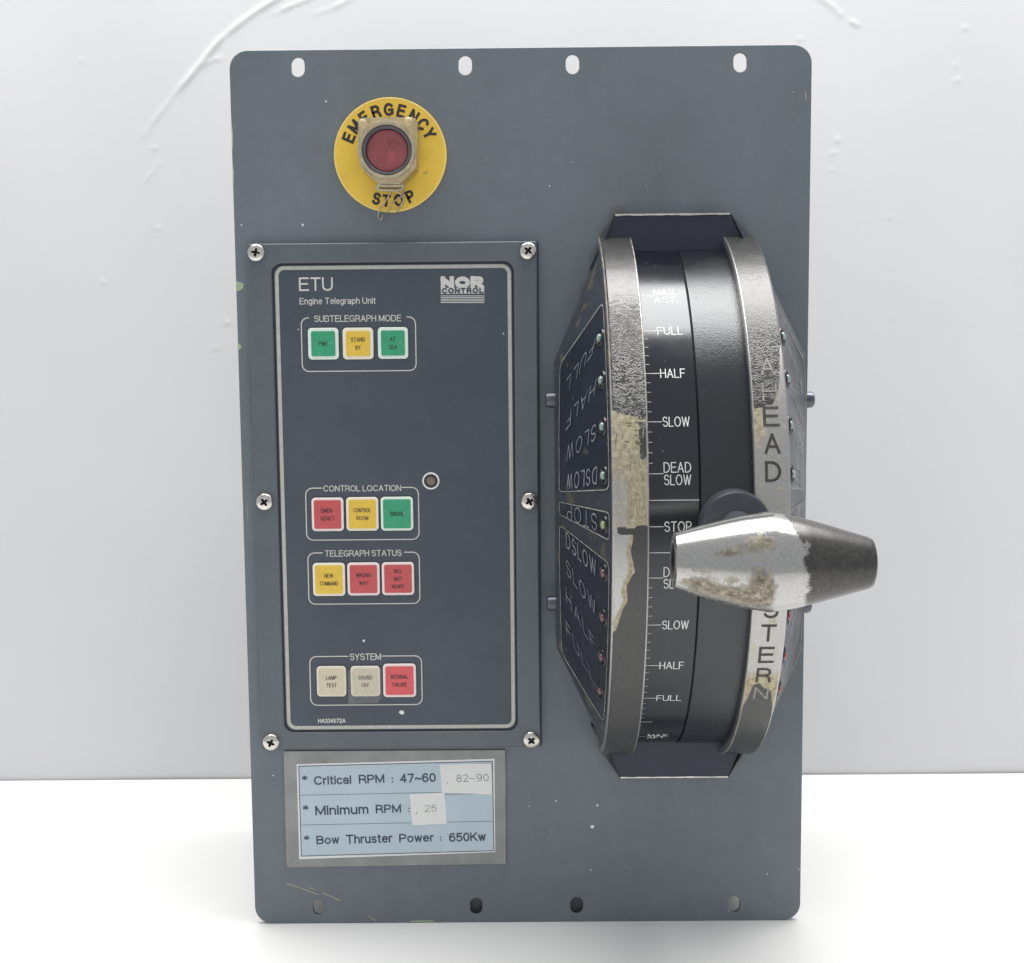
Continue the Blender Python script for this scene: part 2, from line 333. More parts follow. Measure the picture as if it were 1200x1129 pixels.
def worn_metal(name, paint_rough=.42, wrinkle=True, polished=.3, tarnish=None):
    """paint over bare metal, mask comes from the mesh attribute 'wear' (r paint, g brass patina, b wrinkle)"""
    mt, nt, b = nmat(name); L = nt.links
    at = N(nt, 'ShaderNodeAttribute'); at.attribute_name = 'wear'
    sep = N(nt, 'ShaderNodeSeparateColor'); L.new(at.outputs['Color'], sep.inputs[0])
    nz = noise_n(nt, 420, 6, .72); nz2 = noise_n(nt, 1100, 4, .7); nb = noise_n(nt, 160, 5, .7)
    def madd(a, b_, k):
        n = N(nt, 'ShaderNodeMath', operation='MULTIPLY_ADD'); L.new(b_, n.inputs[0]); n.inputs[1].default_value = k; L.new(a, n.inputs[2]); return n.outputs[0]
    nf = noise_n(nt, 1500, 3, .7)
    pf = madd(sep.outputs[0], nz.outputs[0], .42)      # + ~.21
    if not wrinkle: pf = madd(madd(sep.outputs[0], nz.outputs[0], .30), nf.outputs[0], .32)
    pm = ramp(nt, pf, [(.69, g3(0)), (.72, g3(1))] if wrinkle else [(.74, g3(0)), (.84, g3(1))])
    bf = madd(madd(sep.outputs[1], nb.outputs[0], .8), nz.outputs[0], .9)
    stk = noise_n(nt, 130, 5, .7, stretch=(7, 1, 1)); bf = madd(bf, stk.outputs[0], .5)
    half = N(nt, 'ShaderNodeMath', operation='MULTIPLY'); L.new(bf, half.inputs[0]); half.inputs[1].default_value = .5
    bmk = ramp(nt, half.outputs[0], [(.66, g3(0)), (.71, g3(.6)), (.86, g3(1))])
    steel = ramp(nt, nz2.outputs[0], [(.3, (.36, .355, .345)), (.7, (.48, .475, .465))])
    tc_ = tarnish or [(.19, .16, .105), (.34, .30, .205), (.46, .42, .30), (.58, .55, .44)]
    brass = ramp(nt, nz.outputs[0], list(zip((.30, .45, .58, .75), tc_)))
    mx = N(nt, 'ShaderNodeMix'); mx.data_type = 'RGBA'; L.new(bmk.outputs[0], mx.inputs[0]); L.new(steel.outputs[0], mx.inputs[6]); L.new(brass.outputs[0], mx.inputs[7])
    paint = ramp(nt, nz.outputs[0], [(.3, (.026, .026, .028)), (.7, (.050, .049, .048))] if wrinkle else [(.3, (.034, .034, .036)), (.5, (.048, .047, .046)), (.72, (.085, .08, .07))])
    m2 = N(nt, 'ShaderNodeMix'); m2.data_type = 'RGBA'; L.new(pm.outputs[0], m2.inputs[0]); L.new(mx.outputs[2], m2.inputs[6]); L.new(paint.outputs[0], m2.inputs[7])
    L.new(m2.outputs[2], b.inputs['Base Color'])
    inv = N(nt, 'ShaderNodeMath', operation='SUBTRACT'); inv.inputs[0].default_value = 1; L.new(pm.outputs[0], inv.inputs[1])
    bi = N(nt, 'ShaderNodeMath', operation='MULTIPLY_ADD'); L.new(bmk.outputs[0], bi.inputs[0]); bi.inputs[1].default_value = -.40; bi.inputs[2].default_value = .9
    mm = N(nt, 'ShaderNodeMath', operation='MULTIPLY'); L.new(inv.outputs[0], mm.inputs[0]); L.new(bi.outputs[0], mm.inputs[1]); 
    if wrinkle: L.new(mm.outputs[0], b.inputs['Metallic'])
    else:
        mx_ = N(nt, 'ShaderNodeMath', operation='MAXIMUM'); L.new(mm.outputs[0], mx_.inputs[0]); mx_.inputs[1].default_value = .35; L.new(mx_.outputs[0], b.inputs['Metallic'])
    rb = N(nt, 'ShaderNodeMath', operation='MULTIPLY_ADD'); L.new(bmk.outputs[0], rb.inputs[0]); rb.inputs[1].default_value = .25; rb.inputs[2].default_value = polished
    rm = N(nt, 'ShaderNodeMix'); rm.data_type = 'FLOAT'; L.new(pm.outputs[0], rm.inputs[0]); L.new(rb.outputs[0], rm.inputs[2]); rm.inputs[3].default_value = paint_rough
    L.new(rm.outputs[0], b.inputs['Roughness'])
    b.inputs['Specular IOR Level'].default_value = .65
    hs = N(nt, 'ShaderNodeMath', operation='MULTIPLY_ADD'); L.new(pm.outputs[0], hs.inputs[0]); hs.inputs[1].default_value = .5; hs.inputs[2].default_value = 0
    b1 = bump(nt, b, hs.outputs[0], .6 if wrinkle else .08, .0004)
    if wrinkle:
        vo = N(nt, 'ShaderNodeTexNoise'); vo.inputs['Scale'].default_value = 230; vo.inputs['Detail'].default_value = 2.5; vo.inputs['Distortion'].default_value = 3.2
        tc = N(nt, 'ShaderNodeTexCoord'); L.new(tc.outputs['Object'], vo.inputs['Vector'])
        rid = ramp(nt, vo.outputs[0], [(.38, g3(0)), (.5, g3(1)), (.62, g3(0))])
        wk = N(nt, 'ShaderNodeMath', operation='MULTIPLY'); L.new(rid.outputs[0], wk.inputs[0]); wk0 = N(nt, 'ShaderNodeMath', operation='MULTIPLY'); L.new(sep.outputs[2], wk0.inputs[0]); L.new(pm.outputs[0], wk0.inputs[1]); L.new(wk0.outputs[0], wk.inputs[1])
        b2 = bump(nt, b, wk.outputs[0], .40, .0011, b1)
        bump(nt, b, nz2.outputs[0], .09, .0003, b2)
    else:
        bump(nt, b, nz2.outputs[0], .10, .0003, b1)
    return mt
M['rim'] = worn_metal('worn_painted_rim', .29, True, .38)
M['grip'] = worn_metal('worn_chromed_grip', .26, False, .17, [(.05, .042, .035), (.17, .145, .11), (.30, .27, .21), (.50, .47, .41)])

def set_wear(me, fn):
    a = me.color_attributes.new('wear', 'FLOAT_COLOR', 'POINT')
    buf = np.ones((len(me.vertices), 4), dtype=np.float32)
    for i, v in enumerate(me.vertices): buf[i, :3] = fn(i, v.co)
    a.data.foreach_set('color', buf.ravel())

# ------------------------------------------------------------------ setting: table and wrinkled wall
mt, nt, b = nmat('white_table_laminate')
n = noise_n(nt, 3, 3); r = ramp(nt, n.outputs[0], [(.3, (.73, .73, .725)), (.7, (.76, .76, .755))]); nt.links.new(r.outputs[0], b.inputs['Base Color'])
b.inputs['Roughness'].default_value = .38; n = noise_n(nt, 90, 3); bump(nt, b, n.outputs[0], .05, .001)
M['table'] = mt
mt, nt, b = nmat('off_white_wall_paint')
n = noise_n(nt, 5, 3); r = ramp(nt, n.outputs[0], [(.3, (.625, .627, .642)), (.7, (.66, .662, .677))]); nt.links.new(r.outputs[0], b.inputs['Base Color'])
b.inputs['Roughness'].default_value = .5; n = noise_n(nt, 130, 2); bump(nt, b, n.outputs[0], .05, .0006)
M['wall'] = mt

tb = MB(); tb.box(-1.3, 1.3, -0.9, 0.2485, -0.03, 0.0)
t = tb.obj('table', M['table']); t['kind'] = 'structure'
t['label'] = 'white tabletop the control unit stands on'

WY = 0.250
xs = np.concatenate([[-1.3, -.9, -.6], np.arange(-.40, .3901, .0017), [.6, .9, 1.3]])
zs = np.concatenate([[-.03, -.012], np.arange(0.0, .6401, .0017), [.66, .70]])
X, Z = np.meshgrid(xs, zs); Hh = np.zeros_like(X)
def ridge(pts, width, height, taper=True):
    global Hh
    W3 = [P(u, v, WY) for u, v in pts]; q = [(a.x, a.z) for a in W3]
    best = np.full(X.shape, 9.0); side = np.zeros_like(X); prog = np.zeros_like(X); n = len(q)-1
    for i in range(n):
        ax, az = q[i]; bx, bz = q[i+1]; dx, dz = bx-ax, bz-az; l2 = dx*dx+dz*dz+1e-12
        tt = np.clip(((X-ax)*dx+(Z-az)*dz)/l2, 0, 1)
        d = np.hypot(X-ax-tt*dx, Z-az-tt*dz); sg = np.sign((X-ax)*dz-(Z-az)*dx)
        m_ = d < best; best = np.where(m_, d, best); side = np.where(m_, sg, side); prog = np.where(m_, (i+tt)/n, prog)
    width *= .62; height *= .62
    wv = np.where(side > 0, width*.55, width*1.25)
    env = np.sin(np.clip(prog, .03, .97)*math.pi)**.6 if taper else 1
    env = env*(.75+.35*np.sin(prog*23+1)*np.sin(prog*9))
    Hh = Hh + height*env*np.exp(-(best/wv)**2)
ridge([(168,160),(190,131),(209,107),(224,90),(240,70),(258,48),(270,38),(284,26),(304,12),(330,-4),(360,-20)], .0024, .0024)
ridge([(226,88),(240,76),(252,70),(262,69)], .0022, .0013)
ridge([(320,18),(335,10),(350,4),(372,-4)], .0016, .0016)
ridge([(370,17),(384,11)], .0014, .0008)
ridge([(384,13),(400,5),(415,-3)], .0018, .0013)
ridge([(164,219),(175,208),(184,195),(189,187)], .0016, .0008)
ridge([(954,-6),(968,3),(981,12)], .0018, .0016)
ridge([(977,12),(982,15),(988,20)], .0016, .0015)
ridge([(994,24),(1000,27),(1008,32)], .0016, .0017)
for (u, v, h) in [(181,174,.0008),(937,46,.0007),(1131,33,.0009),(1120,77,.0006),(1122,94,.0009),(982,164,.0009),(977,180,.0008),(975,199,.0005),
                  (1042,254,.0006),(185,268,.0007),(120,331,.0007),(95,71,.0006),(265,378,.0009),(253,408,.0007),(1046,372,.0004),(200,806,.0005),(1190,300,.0005),(60,200,.0004),(1090,520,.0004)]:
    q = P(u, v, WY); Hh = Hh + h*.6*np.exp(-(((X-q.x)/.0018)**2+((Z-q.z)/.0014)**2))
Hh = Hh + .0012*np.sin(X*9+1)*np.sin(Z*7) + .0004*np.sin(X*31+Z*17)
Yw = WY - Hh
nv = X.size; nz_, nx_ = X.shape
co = np.stack([X, Yw, Z], -1).reshape(-1, 3)
ii = np.arange(nv).reshape(nz_, nx_); quads = np.stack([ii[:-1, :-1], ii[:-1, 1:], ii[1:, 1:], ii[1:, :-1]], -1).reshape(-1, 4)
back = np.array([(-1.3, .27, -.03), (1.3, .27, -.03), (1.3, .27, .70), (-1.3, .27, .70)])
me = bpy.data.meshes.new('wall'); allf = [tuple(int(k) for k in q) for q in quads]
b0 = nv
allf += [(b0, b0+3, b0+2, b0+1), tuple([b0, b0+1]+[int(k) for k in ii[0, ::-1]]), tuple([b0+2, b0+3]+[int(k) for k in ii[-1, :]]),
         tuple([b0+3, b0]+[int(k) for k in ii[:, 0]]), tuple([b0+1, b0+2]+[int(k) for k in ii[::-1, -1]])]
me.from_pydata(np.concatenate([co, back]).tolist(), [], allf); me.update()
me.polygons.foreach_set('use_smooth', [i < len(quads) for i in range(len(allf))])
wl = link('wall', me, M['wall']); wl['kind'] = 'structure'; wl['label'] = 'off white wall with peeling wrinkled film behind the control unit'

# ------------------------------------------------------------------ the unit
unit = bpy.data.objects.new('engine_telegraph', None); sc.collection.objects.link(unit)
unit['label'] = 'grey ship engine telegraph panel with black scale drum, steel lever handle and coloured buttons'
unit['category'] = 'control panel'

PW, PH = 0.15, 0.4686
holes = []
for x in (-.1147, -.0284, .0269, .1132): holes.append(slot(x, .4600, .0070, .0098))
for x in (-.1146, -.0281, .0272, .1133): holes.append(slot(x, .0092, .0068, .0094))
slab('mounting_plate', rrect(-PW, PW, 0, PH, .0095, 8), holes, 0, .003, .0004, M['plate'], unit)
plate = bpy.data.objects['mounting_plate']
ch = MB(); ch.box(-.134, .134, .0032, .15, .032, .435); ch.box(-.075, .075, .006, .146, 0.0, .0318); o = ch.obj('chassis', M['chassis'], unit)

# chips, scratches, specks on the plate
def blob(mb, u, v, ru, rv, y, seed=0, n=10):
    rnd = random.Random(seed); c = P(u, v, y); s = 4.5e-4
    mb.add([(c.x, y, c.z)]+[(c.x+ru*s*math.cos(a)*k, y, c.z+rv*s*math.sin(a)*k) for a, k in [(2*math.pi*i/n, rnd.uniform(.7, 1.2)) for i in range(n)]],
           [(0, 1+i, 1+(i+1) % n) for i in range(n)])
cb = MB()
def chip_px(mb, pts, y):
    mb.add([P(u, v, y) for u, v in pts], [tuple(range(len(pts)))])
Y1 = -.00008
chip_px(cb, [(276.6,330),(281,330.5),(286,333),(284.5,338),(280,341),(276.9,341.5)], Y1)
chip_px(cb, [(278.4,401),(281,404),(283.5,406.5),(281,409),(278.6,412)], Y1)
chip_px(cb, [(271,134),(272,148),(273.3,160),(273.0,172),(271.8,180)], Y1)
chip_px(cb, [(272.2,186),(273.9,200),(274,214),(273,222)], Y1)
chip_px(cb, [(481,1079.4),(493,1078.6),(509,1079.2),(509,1080.2),(481,1080.6)], Y1)
cb.obj('paint_chips', M['chip'], plate)['kind'] = 'stuff'
sb = MB(); fl = lambda x, z, h: (x, Y1-.00003+h*0, z)
def line_px(mb, pts, wd, y):
    mb.ribbon([(P(u, v, y).x, P(u, v, y).z) for u, v in pts], wd, lambda x, z, h: (x, y-h, z))
line_px(sb, [(336,1035.6),(350,1040),(362,1044.5),(373,1048.5)], .00045, Y1)
line_px(sb, [(377.5,1046.6),(386,1050),(398,1055.4)], .0005, Y1-.00002)
line_px(sb, [(361.5,1040),(369,1042.8)], .0003, Y1-.00003)
line_px(sb, [(432,1074),(436,1076.5),(440.5,1079)], .0004, Y1)
line_px(sb, [(944.2,108),(944.4,117)], .0004, Y1)
line_px(sb, [(928,107.5),(931.5,108)], .0003, Y1)
line_px(sb, [(289.6,590),(289.9,600),(290.4,612)], .0002, Y1)
rs = random.Random(8)
for k in range(26):
    u, v = rs.uniform(300, 930), rs.choice([rs.uniform(75, 270), rs.uniform(925, 1050)]); a = rs.uniform(-.5, .5)+rs.choice([0, 1.3]); L_ = rs.uniform(3, 13)
    if 385 < u < 530 and v < 270 or (330 < u < 600 and v > 870) or (700 < u < 880 and 240 < v < 280): continue
    line_px(sb, [(u, v), (u+L_*.5*math.cos(a), v+L_*.5*math.sin(a)+rs.uniform(-.5, .5)), (u+L_*math.cos(a), v+L_*math.sin(a))], .00010, Y1-.00001*k/26)
sb.obj('scratches', M['scratch'], plate)['kind'] = 'stuff'
wb = MB()
for k, (u, v, r) in enumerate([(651.7,938.7,.9),(700,944,1.3),(694,969,2.1),(692.3,1020,.9),(899,1024,.8),(354.7,264,1.2),(381.7,119,1),(283,264,1),(644,218,.8),(683,403,.5),(936,1019,.7),(320,909,.8),(670,190,.5),(620,945,.6)]):
    blob(wb, u, v, r, r*1.2, Y1-.00002, k)
wb.obj('white_specks', M['white_spot'], plate)['kind'] = 'stuff'

# ---- emergency stop
dc = P(457.3, 182, -.0012)
def circ(cx, cz, r, n=64): return [(cx+r*math.cos(2*math.pi*i/n), cz+r*math.sin(2*math.pi*i/n)) for i in range(n)]
DR = .0293
disc = slab('emergency_disc', circ(dc.x, dc.z, DR, 96), [], -.0013, -.0001, .0003, M['disc'], unit)
eb = MB(); eb.ribbon(circ(dc.x, dc.z, DR-.0006, 96), .0005, lambda x, z, h: (x, -.00136, z), closed=True); eb.obj('disc_rim', M['disc_edge'], disc)
lb = MB()
def arc_letter(ch, ang, rad, h, bottom=False):
    w_, pl = glyph(ch); rot = ang+90 if bottom else ang-90; cr, sr = math.cos(R_(rot)), math.sin(R_(rot))
    ox, oz = dc.x+rad*math.cos(R_(ang)), dc.z+rad*math.sin(R_(ang)); lb = MB()
    f = lambda x, z, hh: (ox+x*cr-z*sr, -.0014-hh, oz+x*sr+z*cr)
    for k, pts in enumerate(pl): lb.ribbon([((p[0]-w_/2)*h*1.02, (p[1]-.5)*h) for p in pts], .00138, f, closed=(ch == 'O'), lift=k*2e-5)
    lb.obj('letter', M['ink'], disc)
for chh, a in zip('EMERGENCY', (157, 141, 124.5, 107.5, 91, 74.5, 57.5, 42, 27.5)): arc_letter(chh, a, .0231, .0053)
for chh, a in zip('STOP', (251, 264, 280, 295.5)): arc_letter(chh, a, .0234, .0051, True)

def lathe_y(name, prof, cx, cz, mat, parent, n=48, loc=None, smooth=True):
    """prof: (radius, y) pairs, revolved about an axis along Y"""
    mb = MB(); vs = []
    for r, y in prof:
        for i in range(n):
            a = 2*math.pi*i/n; vs.append((cx+r*math.cos(a), y, cz+r*math.sin(a)))
    fs = []
    for k in range(len(prof)-1):
        for i in range(n):
            j = (i+1) % n; fs.append((k*n+i, k*n+j, (k+1)*n+j, (k+1)*n+i))
    mb.add(vs, fs)
    o = mb.obj(name, mat, parent, loc)
    bm = bmesh.new(); bm.from_mesh(o.data); bmesh.ops.remove_doubles(bm, verts=bm.verts[:], dist=1e-7)
    bmesh.ops.recalc_face_normals(bm, faces=bm.faces[:]); bm.to_mesh(o.data); bm.free()
    if smooth: autosmooth(o, 35)
    return o
bx, bz = dc.x-.0003, dc.z+.0005
gz = Vector((bx, 0, bz))
btn = lathe_y('stop_button', [(.0, -.0148), (.0085, -.0148), (.0102, -.0146), (.0107, -.0140), (.0107, -.002)], bx, bz, M['stop_red'], unit)
lathe_y('button_collar', [(.0108, -.0015), (.0108, -.0158), (.0113, -.0164), (.0122, -.0164), (.0126, -.0158), (.0126, -.0015)], bx, bz, M['collar'], btn)
lathe_y('collar_ring', [(.0126, -.0140), (.0126, -.0168), (.0130, -.0174), (.0143, -.0174), (.0147, -.0168), (.0147, -.0140)], bx, bz, M['collar_lt'], btn)
# clear flip guard, outline in zoomed photo pixels (6.64 per photo pixel) at depth -.017
GO = [(268,282),(285,262),(320,258),(600,256),(680,254),(708,262),(716,290),(716,450),(708,640),(612,742),(585,765),(420,765),(398,742),(290,640),(268,520)]
gout = [(lambda q: (q.x, q.z))(P(380+u/6.64, 100+v/6.64, -.017)) for u, v in GO]
guard = slab('button_guard', gout, [circ(bx, bz, .0150, 48)], -.0172, -.0160, .0004, M['guard'], unit)
gw = MB(); n_ = len(gout); cxg, czg = bx, bz
vs = []
for y, k in ((-.0166, .985), (-.009, 1.01), (-.0016, 1.04)):
    for q in gout: vs.append((cxg+(q[0]-cxg)*k, y, czg+(q[1]-czg)*k))
gw.add(vs, [(a*n_+i, a*n_+(i+1) % n_, (a+1)*n_+(i+1) % n_, (a+1)*n_+i) for a in (0, 1) for i in range(n_)])
gw.obj('guard_wall', M['guard_edge'], guard)
ge = MB(); ge.ribbon(gout, .0006, lambda x, z, h: (x, -.01730, z), closed=True); ge.obj('guard_edge', M['collar_lt'], guard)
for (u, v) in ((300, 300), (655, 285)):
    q = P(380+u/6.64, 100+v/6.64, -.0172)
    mbx = MB(); o = lathe_y('guard_stud', [(.0024, -.0170), (.0022, -.0182), (.0013, -.0190), (.0, -.0192)], q.x, q.z, M['guard'], guard, 16)

def tube(name, pts, r, mat, parent, cyclic=False):
    c = bpy.data.curves.new(name, 'CURVE'); c.dimensions = '3D'; c.bevel_depth = r; c.bevel_resolution = 2
    s = c.splines.new('NURBS'); s.points.add(len(pts)-1); s.order_u = 3; s.use_endpoint_u = True; s.use_cyclic_u = cyclic; s.resolution_u = 4
    for p, q in zip(s.points, pts): p.co = (*q, 1)
    o = bpy.data.objects.new(name, c); sc.collection.objects.link(o)
    dg = bpy.context.evaluated_depsgraph_get(); me = bpy.data.meshes.new_from_object(o.evaluated_get(dg))
    bpy.data.objects.remove(o); bpy.data.curves.remove(c); me.name = name; me.materials.clear()
    return link(name, me, mat, parent, smooth=True)
def zp(u, v, y): return tuple(P(380+u/6.64, 100+v/6.64, y))
tube('guard_clasp', [zp(412,800,-.012), zp(420,768,-.0135), zp(500,748,-.014), zp(590,760,-.0135), zp(622,795,-.012), zp(590,815,-.011), zp(500,812,-.011), zp(430,815,-.011)], .0010, M['collar_lt'], guard, True)
tube('clasp_pin', [zp(440,778,-.0148), zp(600,778,-.0148)], .0010, M['collar_lt'], guard)
tube('seal_wire', [zp(470,812,-.011), zp(540,815,-.0105), zp(600,845,-.009), zp(625,890,-.007), zp(600,930,-.005), zp(565,985,-.003)], .00055, M['wire'], guard)
tube('seal_wire', [zp(600,800,-.010), zp(630,850,-.008), zp(560,890,-.006), zp(520,930,-.004), zp(492,992,-.003)], .0004, M['wire'], guard)
tube('seal_wire', [zp(520,830,-.009), zp(480,900,-.007), zp(440,955,-.0045), zp(416,1005,-.003), zp(430,1055,-.0025), zp(455,1040,-.003), zp(452,1005,-.003)], .0004, M['wire'], guard)

# ---- control panel (bezel, overlay, printing)
def pr(u0, u1, v0, v1, y):
    a = P(u0, v0, y); b_ = P(u1, v1, y); return (a.x, b_.x, b_.z, a.z)
BX0, BX1, BZ0, BZ1 = -.1428, .0078, .1003, .3700
bez_y, ov_y = -.0040, -.0030
oo = (-.1304, -.0043, .1092, .3597)       # recess outline
bezel = slab('control_panel', rrect(BX0, BX1, BZ0, BZ1, .0012, 3), [rrect(*oo, .0052)], bez_y, -.0001, .0007, M['bezel'], unit)
slab('panel_shadow_gap', rrect(BX0-.0004, BX1+.0009, BZ0-.0008, BZ1+.0003, .0014, 3), [], -.0007, -.00005, .0001, M['groove'], bezel)  # thin dark slab added to draw the shadow gap along the bezel edge
slab('panel_recess', rrect(oo[0]-.001, oo[1]+.001, oo[2]-.001, oo[3]+.001, .005), [], ov_y+.0006, -.0002, .0001, M['groove'], bezel)
ins = .0009
ov = slab('panel_overlay', rrect(oo[0]+ins, oo[1]-ins, oo[2]+ins, oo[3]-ins, .0046), [], ov_y, ov_y+.0005, .0001, M['overlay'], bezel)
yp = ov_y-.00006
flat = lambda x, z, h: (x, yp-h, z)
k = .0024
bl = MB(); bl.ribbon(rrect(oo[0]+k, oo[1]-k, oo[2]+k, oo[3]-k, .0040, 8), .0019, flat, closed=True); bl.obj('border_line', M['silver_line'], bezel)
pb = MB()
put_text(pb, 'ETU', (350.3, 390.0, 325.2, 341.2), yp, .125, gap=.20)
put_text(pb, 'Engine Telegraph Unit', (351, 440.2, 349.0, 356.6), yp, .125)
put_text(pb, 'SUBTELEGRAPH MODE', (368, 470, 369.5, 377.2), yp, .122)
put_text(pb, 'CONTROL LOCATION', (379, 470, 568.8, 576.0), yp, .122)
put_text(pb, 'TELEGRAPH STATUS', (380.7, 470.5, 644.8, 652.2), yp, .122)
put_text(pb, 'SYSTEM', (409.8, 446.5, 766, 773.8), yp, .122)
put_text(pb, 'HA334972A', (372.8, 405, 842.3, 847.4), yp, .18)
pb.obj('lettering', M['print'], bezel)['kind'] = 'stuff'
# maker's mark
g_ = MB(); yl = yp
la, lb2 = P(516.6, 338.9, yl), P(567.4, 323.9, yl); lw, lh = lb2.x-la.x, lb2.z-la.z
fl2 = lambda x, z, h: (la.x+x/3.72*lw, yl-h, la.z+z*lh)
for k_, (pts_, w2) in enumerate([([(.19,.14),(.19,.86)], .38), ([(.19,.80),(.95,.20)], .40), ([(.95,.14),(.95,.86)], .38),
        ([(1.86+.46*math.cos(R_(a)), .5+.32*math.sin(R_(a))) for a in range(0, 360, 15)], .36),
        ([(2.73,.14),(2.73,.86)], .38), ([(2.90,.83),(3.28,.83),(3.42,.80),(3.49,.70),(3.49,.62),(3.42,.53),(3.28,.49),(2.90,.49)], .32), ([(3.15,.42),(3.50,.14)], .38)]):
    g_.ribbon(pts_, w2, fl2, closed=len(pts_) > 20, lift=k_*1.5e-5)
q0 = pr(516.6, 567.5, 337.6, 344.2, yl)
g_.add([(q0[0], yl-.00001, q0[2]), (q0[1], yl-.00001, q0[2]), (q0[1], yl-.00001, q0[3]), (q0[0], yl-.00001, q0[3])], [(0, 1, 2, 3)])
for i in range(5):
    v = 347.0+i*1.95; a = P(516.8, v, yl); b_ = P(567.3, v, yl)
    g_.ribbon([(a.x, a.z), (b_.x, b_.z)], .00040, flat)
g_.obj('logo', M['print'], bezel)['kind'] = 'stuff'
g_ = MB(); put_text(g_, 'CONTROL', (517.6, 566.6, 337.6, 344.1), yl-.00018, .26, gap=.38); g_.obj('logo_lettering', M['overlay'], bezel)['kind'] = 'stuff'
def group_frame(u0, u1, v0, v1, gap0, gap1):
    x0, x1, z0, z1 = pr(u0, u1, v0, v1, yp); ga = P(gap0, v0, yp).x; gb = P(gap1, v0, yp).x
    R4 = rrect(x0, x1, z0, z1, .0036, 6)       # corner runs: TR, TL, BL, BR
    pts = [(ga, z1)]+R4[7:]+R4[:7]+[(gb, z1)]
    mb = MB(); mb.ribbon(pts, .00052, flat); mb.obj('group_outline', M['print'], bezel)
group_frame(352.8, 487.8, 372.8, 434.4, 361.6, 477)
group_frame(358.0, 491.2, 572.4, 632.2, 377, 471)
group_frame(360.6, 492.2, 648.3, 707.3, 377.5, 474)
group_frame(362.8, 494.8, 769.7, 825.8, 408, 448)
# push buttons
def push_button(u0, u1, v0, v1, face, frame, lines, inset=.0017, depth=.0012, label=None):
    x0, x1, z0, z1 = pr(u0, u1, v0, v1, yp-.0008); cx, cz = (x0+x1)/2, (z0+z1)/2; h = (x1-x0)/2; h = min(h, (z1-z0)/2*1.03); hz = (z1-z0)/2
    rt = slab('indicator_button', rrect(-h, h, -hz, hz, .0020, 5), [], -depth, 0, .0003, M[frame], unit, loc=(cx, yp-.00002, cz))
    fc = slab('button_face', rrect(-h+inset, h-inset, -hz+inset, hz-inset, .0010, 4), [], -.00022, .0001, .00008, M[face], rt, loc=(0, -depth, 0))
    lm = MB(); n = len(lines); fs = .00195 if n < 3 else .0018; gap = .0042 if n < 3 else .0041
    for i, s in enumerate(lines):
        zc = (n-1)/2*gap-i*gap; cw = .00105; pitch = .00150 if len(s) < 8 else .00140
        xs = .84 if len(s) < 6 else .74; x = -text_width(s, .30)*fs*xs/2
        stroke_text(lm, s, x, zc-fs/2, xs, fs, .30, .00028, lambda a, c, hh: (a, -depth-.0003-hh, c))
    lm.obj('lettering', M['ink_dk'], rt)['kind'] = 'stuff'
    sh = MB()
    if label: rt['label'] = label
    # dark slot round the button
    gm = slab('button_slot', rrect(-h-.0004, h+.0004, -hz-.0004, hz+.0004, .0023, 5), [], -.00003, .00001, .00001, M['groove'], rt, loc=(0, .00001, 0))
    return rt
push_button(360.6,397.3,384.6,421.4,'green','fr_grn',['FWE'], label='green finished-with-engines button')
push_button(401.3,438.0,384.4,421.2,'yellow','fr_yel',['STAND','BY'], label='yellow stand by button')
push_button(442.5,478.6,383.8,420.6,'green','fr_grn',['AT','SEA'], label='green at sea button')
push_button(364.8,403.2,583.6,622.4,'red','fr_red',['EMER-','GENCY'], inset=.0013, label='red emergency button')
push_button(405.4,443.9,583.0,622.0,'yellow','fr_yel',['CONTROL','ROOM'], inset=.0013, label='yellow control room button')
push_button(445.9,484.6,582.6,621.8,'green','fr_grn',['BRIDGE'], inset=.0013, label='green bridge button')
push_button(366.2,404.9,660.0,698.4,'yellow','fr_yel',['NEW','COMMAND'], inset=.0013, label='yellow new command button')
push_button(406.8,445.4,659.6,697.8,'red','fr_red',['WRONG','WAY'], inset=.0013, label='red wrong way button')
push_button(447.2,485.8,659.2,697.4,'red','fr_red',['RCS','NOT','READY'], inset=.0013, label='red not ready button')
push_button(370.8,406.2,781.0,816.2,'cream','fr_crm',['LAMP','TEST'], inset=.0011, label='cream lamp test button')
push_button(410.6,445.8,780.8,816.0,'cream','fr_crm',['SOUND','OFF'], inset=.0011, label='cream sound off button under clear tape')
push_button(448.6,488.0,778.2,816.9,'red_b','fr_red',['INTERNAL','FAILURE'], inset=.0013, label='bright red internal failure button')
tp = MB(); yt = yp-.0017
tq = [P(u, v, yt) for u, v in ((407.5,787.5),(411,784.5),(446.6,783.5),(447.6,820),(444,820),(443,823.8),(408,825.2))]
tp.add([(q.x, yt, q.z) for q in tq]+[(q.x, yt-.00008, q.z) for q in tq], [tuple(range(7))[::-1], tuple(range(7, 14))]+[(i, (i+1) % 7, 7+(i+1) % 7, 7+i) for i in range(7)])
tp.obj('clear_tape', M['tape'], unit)
# specks on the overlay
wb = MB(); blob(wb, 426.3, 751.2, 1.7, 1.7, yp, 3); blob(wb, 470.6, 835.3, 3.0, 2.4, yp, 5); blob(wb, 349.4, 386.3, .8, .8, yp, 6); blob(wb, 590, 391.2, 1, 1, yp, 7); blob(wb, 387, 338, .4, .4, yp, 8)
wb.obj('white_specks', M['white_spot'], bezel)['kind'] = 'stuff'
